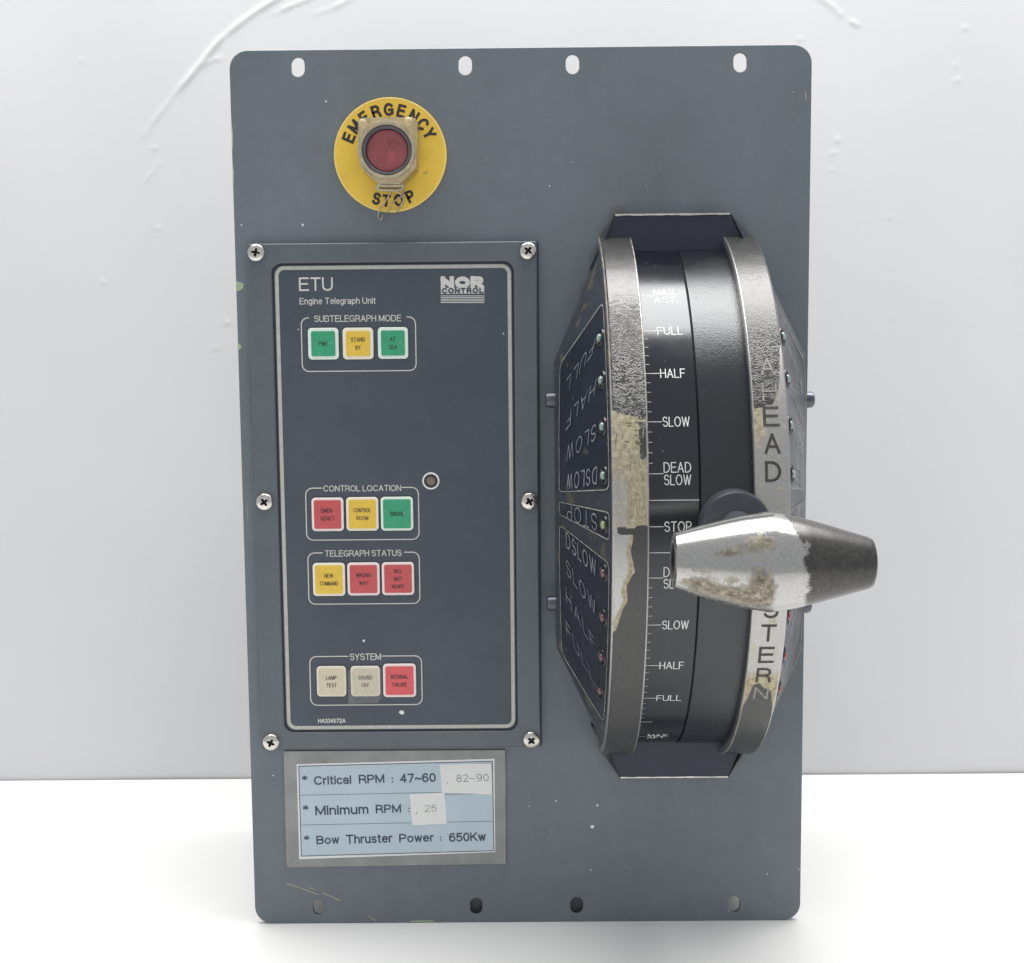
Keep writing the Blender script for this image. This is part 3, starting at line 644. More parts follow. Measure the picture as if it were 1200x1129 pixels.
# light sensor
q = P(505, 563.8, yp)
sn = lathe_y('light_sensor', [(.0, yp-.0004), (.0022, yp-.0004), (.0024, yp-.00001)], q.x, q.z, simple('brown_sensor', (.19, .15, .13), .5, var=.5, nscale=700), unit, 32)
rg = MB(); rg.ribbon(circ(q.x, q.z, .00415, 48), .0009, lambda x, z, h: (x, yp-.00055, z), closed=True)
lathe_y('sensor_ring', [(.0037, yp-.00001), (.0037, yp-.0006), (.0045, yp-.0006), (.0046, yp-.00001)], q.x, q.z, M['paper_w'], sn, 40)
sd = MB(); c_ = circ(q.x, q.z, .0038, 32); sd.add([(a, yp-.00002, c) for a, c in c_], [tuple(range(32))]); sd.obj('sensor_well', simple('sensor_well', (.045, .042, .035), .6, var=.5, nscale=500), sn)

# screws: pan head with cross recess
def screw_mesh(R):
    n = 48; mb = MB(); vs = []; rings = []
    def star(a): return R*(.22+.30*abs(math.cos(2*a))**1.6)
    for k in range(9):
        t = k/8; ring = []
        for i in range(n):
            a = 2*math.pi*i/n; r = star(a)*(1-t)+R*t; ring.append(len(vs)); hgt = .42*R*math.sqrt(max(0, 1-(r/R)**2*.93))
            vs.append((r*math.cos(a), -hgt, r*math.sin(a)))
        rings.append(ring)
    ring = []
    for i in range(n):
        a = 2*math.pi*i/n; ring.append(len(vs)); vs.append((R*math.cos(a), 0.0006, R*math.sin(a)))
    rings.append(ring)
    fs = [(rings[k][i], rings[k][(i+1) % n], rings[k+1][(i+1) % n], rings[k+1][i]) for k in range(len(rings)-1) for i in range(n)]
    low = []
    for i in range(n):
        a = 2*math.pi*i/n; r = star(a)*.75; low.append(len(vs)); vs.append((r*math.cos(a), -.02*R, r*math.sin(a)))
    nf = len(fs)
    fs += [(low[i], low[(i+1) % n], rings[0][(i+1) % n], rings[0][i]) for i in range(n)] + [tuple(low)]
    me = bpy.data.meshes.new('panel_screw'); me.from_pydata(vs, [], fs); me.update()
    me.materials.append(M['steel']); me.materials.append(M['recess'])
    for i, p in enumerate(me.polygons):
        p.use_smooth = i < nf; p.material_index = 0 if i < nf else 1
    return me
sm = screw_mesh(.0045)
s0 = None
for i, (u, v, rot) in enumerate(SCREWS):
    q = P(u, v, bez_y); o = link('panel_screw', sm, None, unit, loc=(q.x, bez_y-.0001, q.z)); o.rotation_euler = (R_(random.uniform(-2, 2)), R_(rot), 0)

# ---- label plate
lp = slab('label_plate', [(-.1318, .0325), (-.0114, .0336), (-.0112, .0978), (-.1318, .0980)], [], -.0010, -.0001, .0002, M['label_metal'], unit)
def Z2(u, v): return (330+u/4.444, 880+v/4.444)
def quad(mb, pts, y, thick=0):
    mb.add([P(*Z2(u, v), y) for u, v in pts], [(0, 1, 2, 3)])
mb = MB(); yq = -.00112
quad(mb, [(92,565),(1113,528),(1108,42),(78,70)], yq); mb.obj('white_border', M['paper_w'], lp)
mb = MB(); quad(mb, [(103,549),(1106,521),(1098,55),(89,81)], yq-.00004); mb.obj('paper_label', M['paper'], lp)
mb = MB()
def zl(pts, wd, y=yq-.00008):
    mb.ribbon([(P(*Z2(u, v), y).x, P(*Z2(u, v), y).z) for u, v in pts], wd, lambda x, z, h: (x, y-h, z))
for pts in ([(89,81),(1098,55)], [(1098,55),(1106,521)], [(1106,521),(103,549)], [(103,549),(89,81)]): zl(pts, .00042)
zl([(95,232),(835,217)], .00022, yq-.00009); zl([(850,228),(1098,222)], .00022, yq-.00009); zl([(100,387),(1100,367)], .00022, yq-.00009)
mb.obj('ruled_lines', M['label_ink'], lp)['kind'] = 'stuff'
def paper_patch(px):
    n = 7; mb = MB(); Q = [P(*Z2(u, v), yq) for u, v in px]; vs = []
    for j in range(n):
        for i in range(n):
            a, c = i/(n-1), j/(n-1); q = (Q[0]*(1-a)+Q[1]*a)*(1-c)+(Q[3]*(1-a)+Q[2]*a)*c
            curl = .00035*max(0, a-.75)*4*max(0, c-.7)*3+.00018*max(0, .25-a)*4*max(0, .3-c)*3
            vs.append((q.x, yq-.00016-curl, q.z))
    vs += [(x, y+.00012, z) for x, y, z in vs]; m_ = n*n; fs = []
    for j in range(n-1):
        for i in range(n-1): fs.append((j*n+i, j*n+i+1, (j+1)*n+i+1, (j+1)*n+i))
    ring = [i for i in range(n)]+[j*n+n-1 for j in range(1, n)]+[(n-1)*n+i for i in range(n-2, -1, -1)]+[j*n for j in range(n-2, 0, -1)]
    fs += [(ring[k], ring[(k+1) % len(ring)], m_+ring[(k+1) % len(ring)], m_+ring[k]) for k in range(len(ring))]
    mb.add(vs, fs); return mb.obj('correction_patch', M['patch'], lp)
paper_patch([(836,217),(1096,228),(1092,66),(823,72)])
paper_patch([(680,388),(860,380),(848,216),(668,228)])
def ztext(mb, s, u0, u1, v0, v1, weight, rot=1.6, y=yq-.0001):
    a = Z2(u0, v0); b_ = Z2(u1, v1); put_text(mb, s, (a[0], b_[0], a[1], b_[1]), y, weight, rot)
mb = MB()
for s, u0, u1, v0, v1 in [('Critical',168,362,130,176),('RPM',402,535,124,170),(':',573,583,128,168),('47~60',617,803,118,165),
    ('Minimum',175,452,283,333),('RPM',490,622,280,325),(':',660,670,287,322),
    ('Bow',181,300,442,486),('Thruster',335,577,434,482),('Power',612,792,431,476),(':',825,835,437,471),('650Kw',872,1063,426,472)]:
    ztext(mb, s, u0, u1, v0, v1, .165, 1.3)
for u, v in ((120,146),(125,301),(130,458)): 
    ztext(mb, '*', u-17, u+17, v-34, v+30, .09)
mb.obj('lettering', M['label_ink'], lp)['kind'] = 'stuff'
mb = MB(); ztext(mb, '82~90', 910, 1078, 122, 161, .085, 1.3, yq-.00021); ztext(mb, ',', 862, 868, 130, 167, .1, 0, yq-.00019)
ztext(mb, '25', 745, 806, 283, 317, .085, 1.3, yq-.00021); ztext(mb, ',', 698, 705, 287, 324, .1, 0, yq-.00021)
mb.obj('typed_lettering', M['label_ink2'], lp)['kind'] = 'stuff'

# ------------------------------------------------------------------ telegraph drum
YC, Z0, RD, RR = .0312, .2340, .13617, .1426
XL0, XL1, XR0, XR1 = .0396, .0562, .1038, .1200
XM = .0799
# housing outline (front edge)
def outline(s):
    """upper/lower corner points of the housing base, s = -1 left, +1 right"""
    if s < 0: return dict(side=.0165, top=.0479, bot=.0504)
    return dict(side=.1436, top=.1073, bot=.1084)
ZT, ZB, ZU, ZD = .3830, .0842, .3075, .1605
YF = -.009
def base_pt(s, th):
    o = outline(s); z = Z0+.0612*math.tan(th)
    if abs(math.degrees(th)) < 80 and ZD <= z <= ZU: return Vector((o['side'], -.030, z))
    if th > 0:
        t = min(1, max(0, (math.degrees(th)-50.2)/(76.5-50.2))); a = Vector((o['side'], -.030, ZU)); c = Vector((o['top'], YF, ZT))
    else:
        t = min(1, max(0, (-math.degrees(th)-50.2)/(76.5-50.2))); a = Vector((o['side'], -.030, ZD)); c = Vector((o['bot'], YF, ZB))
    t = t**1.5
    return a.lerp(c, t)
def rim_pt(s, th, r=RR-.0030):
    return Vector((XL0+.0004 if s < 0 else XR1-.0004, YC-r*math.cos(th), Z0+r*math.sin(th)))
def side(s, th, t, h=0.0):
    a, c = rim_pt(s, th), base_pt(s, th); p = a.lerp(c, t)
    if h:
        e = R_(.5); n = ((rim_pt(s, th+e).lerp(base_pt(s, th+e), t)-p)).cross(c-a); n.normalize()
        if n.x*s < 0: n = -n
        p = p+n*h
    return p
hb = MB()
octo = [(.0479, ZT), (.1073, ZT), (.1436, ZU), (.1436, ZD), (.1084, ZB), (.0504, ZB), (.0165, ZD), (.0165, ZU)]
# foot of the housing on the plate, with its flat top and bottom caps
nO = len(octo)
vs = [(x, -.00005, z) for x, z in octo]+[(x, YF if k in (0, 1, 4, 5) else -.030, z) for k, (x, z) in enumerate(octo)]
hb.add(vs, [(i, (i+1) % nO, nO+(i+1) % nO, nO+i) for i in range(nO)])
ths = [R_(a) for a in np.linspace(-76.5, 76.5, 103)]
for s in (-1, 1):
    vs = []; nT = 10
    for th in ths:
        for k in range(nT+1): vs.append(side(s, th, k/nT))
    hb.add(vs, [(i*(nT+1)+k, i*(nT+1)+k+1, (i+1)*(nT+1)+k+1, (i+1)*(nT+1)+k) for i in range(len(ths)-1) for k in range(nT)])
housing = hb.obj('drum_housing', M['housing'], unit); recalc(housing); autosmooth(housing, 28)
# caps
for nm, pts in (('top_cap', [(.0479+.0002, ZT-.0004), (.1073-.0002, ZT-.0004), (.1205, .3555), (.0350, .3555)]),
                ('bottom_cap', [(.0504+.0002, ZB+.0004), (.0352, .1125), (.1205, .1125), (.1084-.0002, ZB+.0004)])):
    cp = MB(); n4 = 4; cp.add([(x, YF-.0002, z) for x, z in pts]+[(x, -.0001, z) for x, z in pts], [(0, 1, 2, 3)]+[(i, (i+1) % 4, 4+(i+1) % 4, 4+i) for i in range(4)])
    o = cp.obj('end_cap', M['navy'], unit); recalc(o)
    e = MB(); zz = ZT-.0004 if nm == 'top_cap' else ZB+.0004; xa, xb = (pts[0][0], pts[1][0]) if nm == 'top_cap' else (pts[0][0], pts[3][0])
    wdt = .0007 if nm == 'top_cap' else .00035
    rr_ = random.Random(2); segs = [xa+(xb-xa)*i/24 for i in range(25)]; vs = []
    for x in segs:
        j = rr_.uniform(.6, 1.15)*wdt; sgn = -1 if nm == 'top_cap' else 1
        vs += [(x, YF-.0004, zz+sgn*j), (x, YF-.0004, zz-sgn*.0003), (x, -.0003 if nm == 'top_cap' else YF, zz-sgn*.0003)]
    fs = []
    for i in range(24): fs += [(3*i, 3*i+3, 3*i+4, 3*i+1), (3*i+1, 3*i+4, 3*i+5, 3*i+2)]
    e.add(vs, fs); e.obj('worn_edge', M['bare'], o)

def cyl(x, th, r): return (x, YC-r*math.cos(th), Z0+r*math.sin(th))
def band(name, x0, x1, r, a0, a1, mat, lip=.0004, n=160):
    mb = MB(); vs = []; prof = [(x0, r-.012), (x0, r-lip), (x0+lip, r), (x1-lip, r), (x1, r-lip), (x1, r-.012)]
    for i in range(n+1):
        th = R_(a0+(a1-a0)*i/n)
        for x, rr in prof: vs.append(cyl(x, th, rr))
    m_ = len(prof); fs = [(i*m_+k, i*m_+k+1, (i+1)*m_+k+1, (i+1)*m_+k) for i in range(n) for k in range(m_-1)]
    mb.add(vs, fs); o = mb.obj(name, mat, unit); recalc(o); autosmooth(o, 30); return o
drum = band('scale_drum', XL1-.001, XM-.0003, RD, -79, 79, M['drum'], .0002)
cover = band('drum_cover', XM+.0003, XR0+.001, RD+.0005, -79, 79, M['cover'], .0003)
inner = band('drum_core', XL1-.0015, XR0+.0015, RD-.0012, -79, 79, M['recess'], .0002, 80)
DL = 2.0346
dm = lambda x, s_, h: cyl(x, s_/RD, RD+.00005+h)
tk = MB(); lt = MB()
X0 = XL1+.0002
for kk in range(-60, 51):
    d = kk/2
    if kk % 2 and kk not in (-5, 5): continue
    if abs(d) < 5 and d != 0 and kk not in (-5, 5): continue
    s_ = R_(d*DL)*RD
    if kk in (-5, 5): x1 = XM-.0004; wd = .00034
    elif d % 5 == 0: x1 = .0631 if d > -30 else .0615; wd = .00032
    else: x1 = .0586; wd = .00024
    if d < -25 and d > -30: x1 = .0580
    tk.ribbon([(X0, s_), (x1, s_)], wd, dm)
o = tk.obj('tick_marks', M['dial_print'], drum); o['kind'] = 'stuff'
def dl(s, d, dz=0.0, x=.0637, h=.0044, xs=.74, ox=0):
    mb = MB(); stroke_text(mb, s, x+ox, R_(d*DL)*RD-h/2+dz, xs, h, .24 if len(s) > 3 or s[-1] != '.' else .3, .00044, dm)
    o = mb.obj('lettering', M['dial_print'], drum); o['kind'] = 'stuff'
for d in (20, -20): dl('FULL', d, xs=.95)
for d in (15, -15): dl('HALF', d, xs=.85)
for d in (10, -10): dl('SLOW', d, xs=.80)
dl('STOP', 0, xs=.86)
for d in (5, -5): dl('DEAD', d, .00285, xs=.86); dl('SLOW', d, -.00285, xs=.80)
dl('MAX.', 25, .0028, xs=.90); dl('AST.', 25, -.0032, xs=.95)
dl('MAX.', -30, .0026, x=.0628, xs=.88); dl('AFT.', -30, -.0026, x=.0628, xs=.88)


# rims
def lerp_tab(tab, x):
    if x <= tab[0][0]: return tab[0][1]
    for (a, fa), (c, fc) in zip(tab[:-1], tab[1:]):
        if x <= c: return fa+(fc-fa)*(x-a)/(c-a)
    return tab[-1][1]
def sm(e0, e1, x): t = max(0, min(1, (x-e0)/(e1-e0))); return t*t*(3-2*t)
def wear_left(a, deg):
    n1 = noise.noise(Vector((a*3.2, deg*.20, 3.1)))*.12 + noise.noise(Vector((a*8, deg*.55, 9)))*.06
    top = sm(20.3, 21.3, deg + (a-.5)*2.0 + n1*8)                      # upper paint
    tab = [(-60, -.2), (-24, -.1), (-19.3, .02), (-16.6, .12), (-13.5, .28), (-11.5, .22), (-8.2, .42), (-6, .40), (-4.2, .34), (-2, .44), (-.2, .42), (0.4, .5)]; tab = [(d_, v_+(.13 if d_ > -17 else .04)) for d_, v_ in tab]
    edge = lerp_tab(tab, deg); low = sm(-.05, .05, a-edge+n1*.9)*sm(.2, -.8, deg+n1*3-.9)
    low = max(low, (1 if (.14 < a < .6 and -.9 < deg+.3*a*1.0 < .35) else 0)*.9)
    smear = .55*sm(.55, .8, a)*sm(9, 14, deg)*sm(20.5, 18, deg) + .35*sm(.1, 0, abs(deg-19.6)/12)   # leftover smudges under the break
    paint = max(top, low, min(.62, smear+n1*.6))
    if a < .035 + .02*math.sin(deg*.7)*(deg < 15) or a > .955: paint = 0
    elif a < .055 and deg < -15 and deg > -55: paint = 0
    brass = (.28+.5*sm(.30, .55, a)+.35*sm(7, 13, deg)) if deg > 0 else sm(-.18, -.02, a-edge)*.85*sm(-24, -16, deg)
    if a < .06 or a > .93: brass *= .25
    wr = sm(15, 22, deg)*sm(50, 34, deg) + .05
    return (paint, brass, min(1, wr))
def wear_right(a, deg):
    n1 = noise.noise(Vector((a*3.4, deg*.22, 23.1)))*.12 + noise.noise(Vector((a*9, deg*.6, 39)))*.06
    up = sm(-.9, .9, deg-lerp_tab([(0, 22.2), (.55, 22.6), (.68, 24.5), (.8, 26.8), (.9, 33), (1, 37)], a)+n1*6)
    lo = sm(.8, -.8, deg-lerp_tab([(0, -41), (.12, -38), (.25, -33.6), (.45, -33.2), (.6, -34.8), (.8, -35.5), (.92, -40), (1, -46)], a)+n1*5)
    paint = max(up, lo)
    if a < .04 or (a > .955 and deg > -60): paint = 0
    brass = .55*sm(.5, .05, a)*sm(13, 19, deg)*sm(30, 24, deg)+.75*sm(-29, -33, deg)+.16
    if a < .06 or a > .93: brass *= .25
    wr = sm(21, 24, deg)*sm(44, 30, deg)*.45+.06
    return (paint, brass, min(1, wr))
def rim(x0, x1, wearf, chl, chr_):
    n = 640; wd = x1-x0; prof = [(0, -.010), (0, -chl)] + [(chl+(wd-chl-chr_)*k/26, 0) for k in range(27)] + [(wd, -chr_), (wd, -.010)]
    vs = []; uv = []
    for i in range(n+1):
        deg = -76.8+153.6*i/n; th = R_(deg); wob = .00006*noise.noise(Vector((deg*.3, x0*99, 0)))
        for x, dr in prof:
            vs.append(cyl(x0+x, th, RR+dr+wob)); uv.append((x/wd if dr > -.009 else -1, deg))
    m_ = len(prof); fs = [(i*m_+k, i*m_+k+1, (i+1)*m_+k+1, (i+1)*m_+k) for i in range(n) for k in range(m_-1)]
    fs += [tuple(range(m_))[::-1], tuple(n*m_+k for k in range(m_))]
    me = bpy.data.meshes.new('guard_rim'); me.from_pydata(vs, [], fs); me.update()
    set_wear(me, lambda i, co: wearf(*uv[i]) if uv[i][0] >= 0 else (1.6, 0, 0)); o = link('guard_rim', me, M['rim'], unit); recalc(o); autosmooth(o, 32); return o
rl = rim(XL0, XL1, wear_left, .0013, .0004); rl['label'] = 'left rim, dark wrinkled paint worn down to brass and steel in the middle'
rr = rim(XR0, XR1, wear_right, .0004, .0008); rr['label'] = 'right rim with engraved lettering, bare metal in the middle'
# engraved rim lettering
rf = lambda x, s_, h: cyl(x, s_/RR, RR+.00014+h)
XC = (XR0+XR1)/2+.0002
for chh, deg, faint in [('A', 30.3, 1), ('H', 25.2, 1), ('E', 20.4, 0), ('A', 15.3, 0), ('D', 10.2, 0),
                      ('A', -10.6, 0), ('S', -15.6, 0), ('T', -20.7, 0), ('E', -25.7, 0), ('R', -30.8, 0), ('N', -35.8, 1)]:
    w_, pl = glyph(chh); mb = MB(); h = .0082; xs = .0060/(w_*h); s0_ = R_(deg)*RR
    for k_, pts in enumerate(pl): mb.ribbon([(XC+(p[0]-w_/2)*h*xs, s0_+(p[1]-.5)*h) for p in pts], .0013 if not faint else .0009, rf, lift=k_*3e-5)
    mb.obj('letter', M['engrave2' if faint else 'engrave'], rr)

# scratches in the worn middle of the left rim
rs = random.Random(5); lsc, dsc = MB(), MB()
for k in range(44):
    deg = rs.uniform(4, 19.5); a = rs.uniform(.12, .92); x = XL0+a*(XL1-XL0); s_ = R_(deg)*RR; L_ = rs.uniform(.002, .008); sl = rs.uniform(-.18, .12)
    pts = [(x+sl*L_*q+.00008*rs.uniform(-1, 1), s_-L_*q) for q in (0, .35, .7, 1)]
    (lsc if k % 3 else dsc).ribbon(pts, rs.uniform(.00007, .00020), lambda x, q, h: cyl(x, q/RR, RR+.00007), lift=0)
for k in range(9):
    deg = rs.uniform(15.5, 20.3); x = XL0+rs.uniform(.35, .8)*(XL1-XL0); s_ = R_(deg)*RR; L_ = rs.uniform(.001, .004)
    dsc.ribbon([(x, s_), (x+L_, s_+rs.uniform(-.0003, .0003))], rs.uniform(.0002, .0006), lambda x, q, h: cyl(x, q/RR, RR+.00009))
lsc.obj('scratches', M['scratch_light'], rl)['kind'] = 'stuff'; dsc.obj('scratches', M['scratch_dark'], rl)['kind'] = 'stuff'

# legend panels with lettering and lamps on both sloping sides
def legend(s, pts, texts):
    """pts: (deg, t) outline; texts: (word, deg, flipped)"""
    n = len(pts); mb = MB()
    # fill as grid between outline limits
    mb2 = MB()
    lo = min(p[0] for p in pts); hi = max(p[0] for p in pts)
    rows = 24; cols = 6; vs = []
    poly = pts
    def span(d):
        ts = []
        for i in range(n):
            (a, ta), (c, tc_) = poly[i], poly[(i+1) % n]
            if abs(a-c) < 1e-9: continue
            if min(a, c) <= d <= max(a, c): ts.append(ta+(tc_-ta)*(d-a)/(c-a))
        return (min(ts), max(ts)) if ts else (0, 0)
    for i in range(rows+1):
        d = lo+(hi-lo)*i/rows; d = min(hi-1e-6, max(lo+1e-6, d)); t0, t1 = span(d)
        for k in range(cols+1): vs.append(side(s, R_(d), t0+(t1-t0)*k/cols, .00012))
    mb2.add(vs, [(i*(cols+1)+k, i*(cols+1)+k+1, (i+1)*(cols+1)+k+1, (i+1)*(cols+1)+k) for i in range(rows) for k in range(cols)])
    o = mb2.obj('legend_panel', M['legend'], unit); recalc(o)
    # outline
    dense = []
    for i in range(n):
        a, c = poly[i], poly[(i+1) % n]; m_ = max(2, int(max(abs(a[0]-c[0])/1.5, abs(a[1]-c[1])*10)))
        for k in range(m_): dense.append((a[0]+(c[0]-a[0])*k/m_, a[1]+(c[1]-a[1])*k/m_))
    K = .0024   # scale deg to metres, t to .0737 m
    mb.ribbon([(d*K, t*.0737) for d, t in dense], .0007, lambda x, y, h: side(s, R_(x/K), y/.0737, .00032), closed=True)
    mb.obj('legend_outline', M['legend_line'], o)
    lm = MB()
    for word, deg, flip in texts:
        def fn(x, y, h, deg=deg, flip=flip):
            # x runs along the radial line, y across it
            th = R_(deg); t0 = .24 if flip else .79
            u = s*(-1)   # mirrored side reads the other way round
            if flip: t = t0+x/.0737; off = -y
            else: t = t0-x/.0737; off = y
            p = side(s, th, t); ty, tz = p.y, p.z+off        # stems stand upright; find that point of the surface
            for _ in range(4):
                q = side(s, th, t); ea, et = R_(.2), .01
                qa = (side(s, th+ea, t)-q)/ea; qt = (side(s, th, t+et)-q)/et
                ry, rz = ty-q.y, tz-q.z; det = qa.y*qt.z-qt.y*qa.z
                if abs(det) < 1e-9: break
                th += max(-.2, min(.2, (ry*qt.z-qt.y*rz)/det)); t += max(-.2, min(.2, (qa.y*rz-ry*qa.z)/det))
            return side(s, th, t, .00060+h)
        h = .0074; L = .0390; gp = .36; xs = L/(text_width(word, gp)*h)
        f2 = fn if s < 0 else (lambda x, y, h_, fn=fn: fn(L-x, y, h_))
        stroke_text(lm, word, 0, -h/2, xs, h, gp, .00085 if word == 'DSLOW' else .00064, f2)
    q_ = lm.obj('lettering', M['legend_print'], o); q_['kind'] = 'stuff'
    return o
UP = [(7.2, .05), (7.2, .93), (30, .93), (48.5, .90), (48.5, .05)]
ST = [(-2.6, .05), (-2.6, .93), (2.8, .93), (2.8, .05)]
LO = [(-7.2, .93), (-7.2, .05), (-49.5, .05), (-49.5, .90), (-30, .93)]
def rounded(pts, rd=1.6, rt=.07):
    out = []; n = len(pts)
    for i in range(n):
        a, b_, c = pts[i-1], pts[i], pts[(i+1) % n]
        def toward(p, q):
            dd, dt = q[0]-p[0], q[1]-p[1]; L = math.hypot(dd/rd, dt/rt) or 1; k = min(1/L, .45); return (p[0]+dd*k, p[1]+dt*k)
        p0, p1 = toward(b_, a), toward(b_, c)
        for t in (0, .33, .67, 1):
            out.append(((1-t)**2*p0[0]+2*t*(1-t)*b_[0]+t*t*p1[0], (1-t)**2*p0[1]+2*t*(1-t)*b_[1]+t*t*p1[1]))
    return out
for s in (-1, 1):
    legend(s, rounded(UP), [('FULL', 40.6, True), ('HALF', 30.5, True), ('SLOW', 20.3, True), ('DSLOW', 10.5, True)])
    legend(s, rounded(ST, .9, .05), [('STOP', 0, True)] if s < 0 else [('STOP', 0, True)])
    legend(s, rounded(LO), [('DSLOW', -10.6, False), ('SLOW', -20.3, False), ('HALF', -30.5, False), ('FULL', -40.6, False)])
# lamps
def lamp_meshes():
    out = []
    for nm, prof in (('ring', [(.0020, .0004), (.0021, -.0001), (.0034, -.0003), (.0038, -.0008), (.0044, -.0006), (.0047, .0002)]),
                     ('lens', [(.0020, .0004), (.0020, -.0004), (.0017, -.0011), (.0010, -.0015), (0, -.0016)])):
        n = 20; vs = []; fs = []
        for r, y in prof:
            for i in range(n):
                a = 2*math.pi*i/n; vs.append((r*math.cos(a), y, r*math.sin(a)))
        for k in range(len(prof)-1):
            for i in range(n): fs.append((k*n+i, k*n+(i+1) % n, (k+1)*n+(i+1) % n, (k+1)*n+i))
        me = bpy.data.meshes.new('indicator_lamp' if nm == 'ring' else 'lamp_lens'); me.from_pydata(vs, [], fs); me.update()
        me.polygons.foreach_set('use_smooth', [True]*len(me.polygons)); out.append(me)
    return out
ring_me, lens_me = lamp_meshes(); ring_me.materials.append(simple('black_lamp_bezel', (.012, .013, .018), .3, var=.2, nscale=300))
lens_by = {}
for nm in ('lens_green', 'lens_yellow', 'lens_red', 'lens_red_dk'):
    c = lens_me.copy(); c.name = 'lamp_lens'; c.materials.append(M[nm]); lens_by[nm] = c
for s in (-1, 1):
    for k in range(4, -5, -1):
        th = R_(k*10.15); p = side(s, th, .135, .0003); e = R_(.4)
        tng = (side(s, th+e, .125)-side(s, th, .125)).normalized(); rad = (side(s, th, .3)-side(s, th, .05)).normalized()
        nrm = tng.cross(rad).normalized(); nrm = nrm if nrm.x*s > 0 else -nrm
        o = link('indicator_lamp', ring_me, None, unit, loc=p); o.rotation_euler = nrm.to_track_quat('-Y', 'Z').to_euler()
        mk = 'lens_green' if k > 0 else 'lens_yellow' if k == 0 else ('lens_red' if s < 0 else 'lens_red_dk')
        link('lamp_lens', lens_by[mk], None, o)
        if s < 0 and k in (4, 0, -4): o['label'] = {4: 'green lamp at full', 0: 'yellow lamp at stop', -4: 'red lamp at full'}[k]
# side screws
def side_screw(s, y, z):
    o = lathe_y('side_screw', [(.0, -.0052), (.0026, -.0052), (.0038, -.0044), (.0042, -.003), (.0042, 0)], 0, 0, M['chassis'], unit, 24)
    o.data.materials[0] = simple('dark_screw_head', (.10, .11, .13), .3, metal=.6, var=.2, nscale=300) if not bpy.data.materials.get('dark_screw_head') else bpy.data.materials['dark_screw_head']
    o.location = (.0165 if s < 0 else .1436, y, z); o.rotation_euler = (0, 0, R_(-90) if s < 0 else R_(90)); return o
side_screw(-1, -.0125, .2878); side_screw(-1, -.0125, .1806); side_screw(1, -.022, .2872); side_screw(1, -.022, .1806)

# ---- lever
LX, LZ = .0953, .2334
lathe_y('lever_boss', [(.0, -.1150), (.0140, -.1150), (.0152, -.1145), (.0158, -.1130), (.0162, -.1040), (.0162, -.100)], .0950, .2352, M['boss'], unit, 64)
lathe_y('lever_shaft', [(.0062, -.195), (.0070, -.160), (.0078, -.120), (.0080, -.1145)], LX-.0003, .2345, M['boss'], unit, 32)
prof = [(0, .0070), (0, .0094), (.0006, .01075), (.0016, .0111), (.010, .01355), (.020, .01625), (.027, .01790), (.033, .01880), (.038, .01955), (.043, .01880), (.050, .01735), (.060, .01470), (.070, .01185), (.0765, .01005), (.0778, .0093), (.0783, .0080), (.0783, 0)]
dense = []
for (a, ra), (c, rc) in zip(prof[:-1], prof[1:]):
    m_ = max(1, int(abs(c-a)/.0005))
    for k in range(m_): dense.append((a+(c-a)*k/m_, ra+(rc-ra)*k/m_))
dense.append(prof[-1])
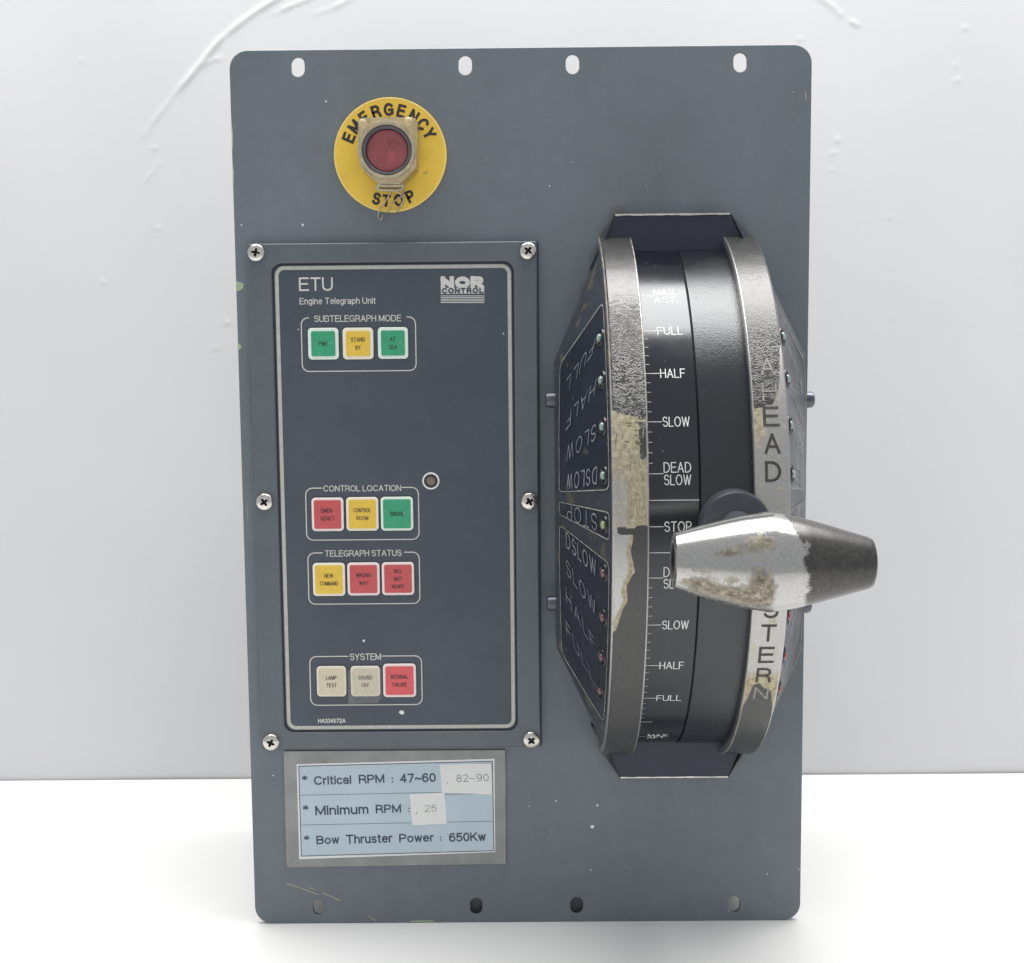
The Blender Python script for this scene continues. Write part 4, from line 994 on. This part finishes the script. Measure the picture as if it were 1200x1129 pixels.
# smooth the profile a little
xs_ = np.array([d[0]*.985 for d in dense]); rs_ = np.array([d[1] for d in dense])
core = (xs_ > .0016) & (xs_ < .0765); ker = np.hanning(9); ker /= ker.sum(); sm_r = np.convolve(np.pad(rs_, 4, 'edge'), ker, 'valid'); mid = (xs_ > .008) & (xs_ < .070)
rs_ = np.where(mid, sm_r, rs_)
n = 160; vs = []; info = []; HL = .0771
for x, r in zip(xs_, rs_):
    for i in range(n):
        a = 2*math.pi*i/n; vs.append((x-HL/2, -r*math.cos(a), r*math.sin(a))); info.append((x/HL, a))
fs = [(k*n+i, k*n+(i+1) % n, (k+1)*n+(i+1) % n, (k+1)*n+i) for k in range(len(xs_)-1) for i in range(n)]
me = bpy.data.meshes.new('handle_grip'); me.from_pydata(vs, [], fs); me.update()
def wear_grip(i, co):
    xn, a = info[i]; v = math.sin(a); front = math.cos(a)
    nn = noise.noise(Vector((xn*9, v*4, front*4)))*.5+noise.noise(Vector((xn*26, v*11, front*11)))*.3
    g = lambda cx, cv, sx, sv, k: k*math.exp(-((xn-cx)/sx)**2-((v-cv)/sv)**2)
    t = g(.26, .36, .10, .13, .7)+g(.42, .52, .09, .17, .85)+g(.40, -.12, .06, .22, .7)+g(.30, -.62, .2, .2, .62)+g(.08, -.55, .09, .18, .45)+g(.42, -.5, .05, .3, .6)+g(.60, .25, .05, .3, .3)+g(.1,-.1,.05,.1,.4)
    t *= .9
    if xn > .47 and xn < .60: t *= .35
    t += .30*sm(.05, .35, -v)*sm(.02, .10, xn)*sm(.50, .44, xn)
    bound = .625-.03*v+.03*noise.noise(Vector((v*3, front*3, 7)))+.012*noise.noise(Vector((v*6, front*6, 2)))
    if v > .3: bound -= .07*(v-.3)
    paint = sm(-.13, .12, xn-bound)*.95
    speck = .0
    if xn > .62 and v > .35: speck = .30*sm(.35, .6, v)*sm(.98, .8, xn)
    return (max(0, paint-speck*.6), max(0, min(1, t+nn*.40-.05)), .1)
set_wear(me, wear_grip)
grip = link('handle_grip', me, M['grip'], unit, loc=(LX, -.2, LZ)); recalc(grip); autosmooth(grip, 40)
grip.rotation_euler = (0, R_(1.2), R_(0))
hr = MB(); nn_ = 40; vs = []
for x, r in ((-HL/2, .0070), (-HL/2+.0004, .0066), (-HL/2+.008, .0062), (-HL/2+.008, 0)):
    for i in range(nn_): a = 2*math.pi*i/nn_; vs.append((x, -r*math.cos(a), r*math.sin(a)))
hr.add(vs, [(k*nn_+i, k*nn_+(i+1) % nn_, (k+1)*nn_+(i+1) % nn_, (k+1)*nn_+i) for k in range(3) for i in range(nn_)])
hr.obj('end_hole', M['recess'], grip)
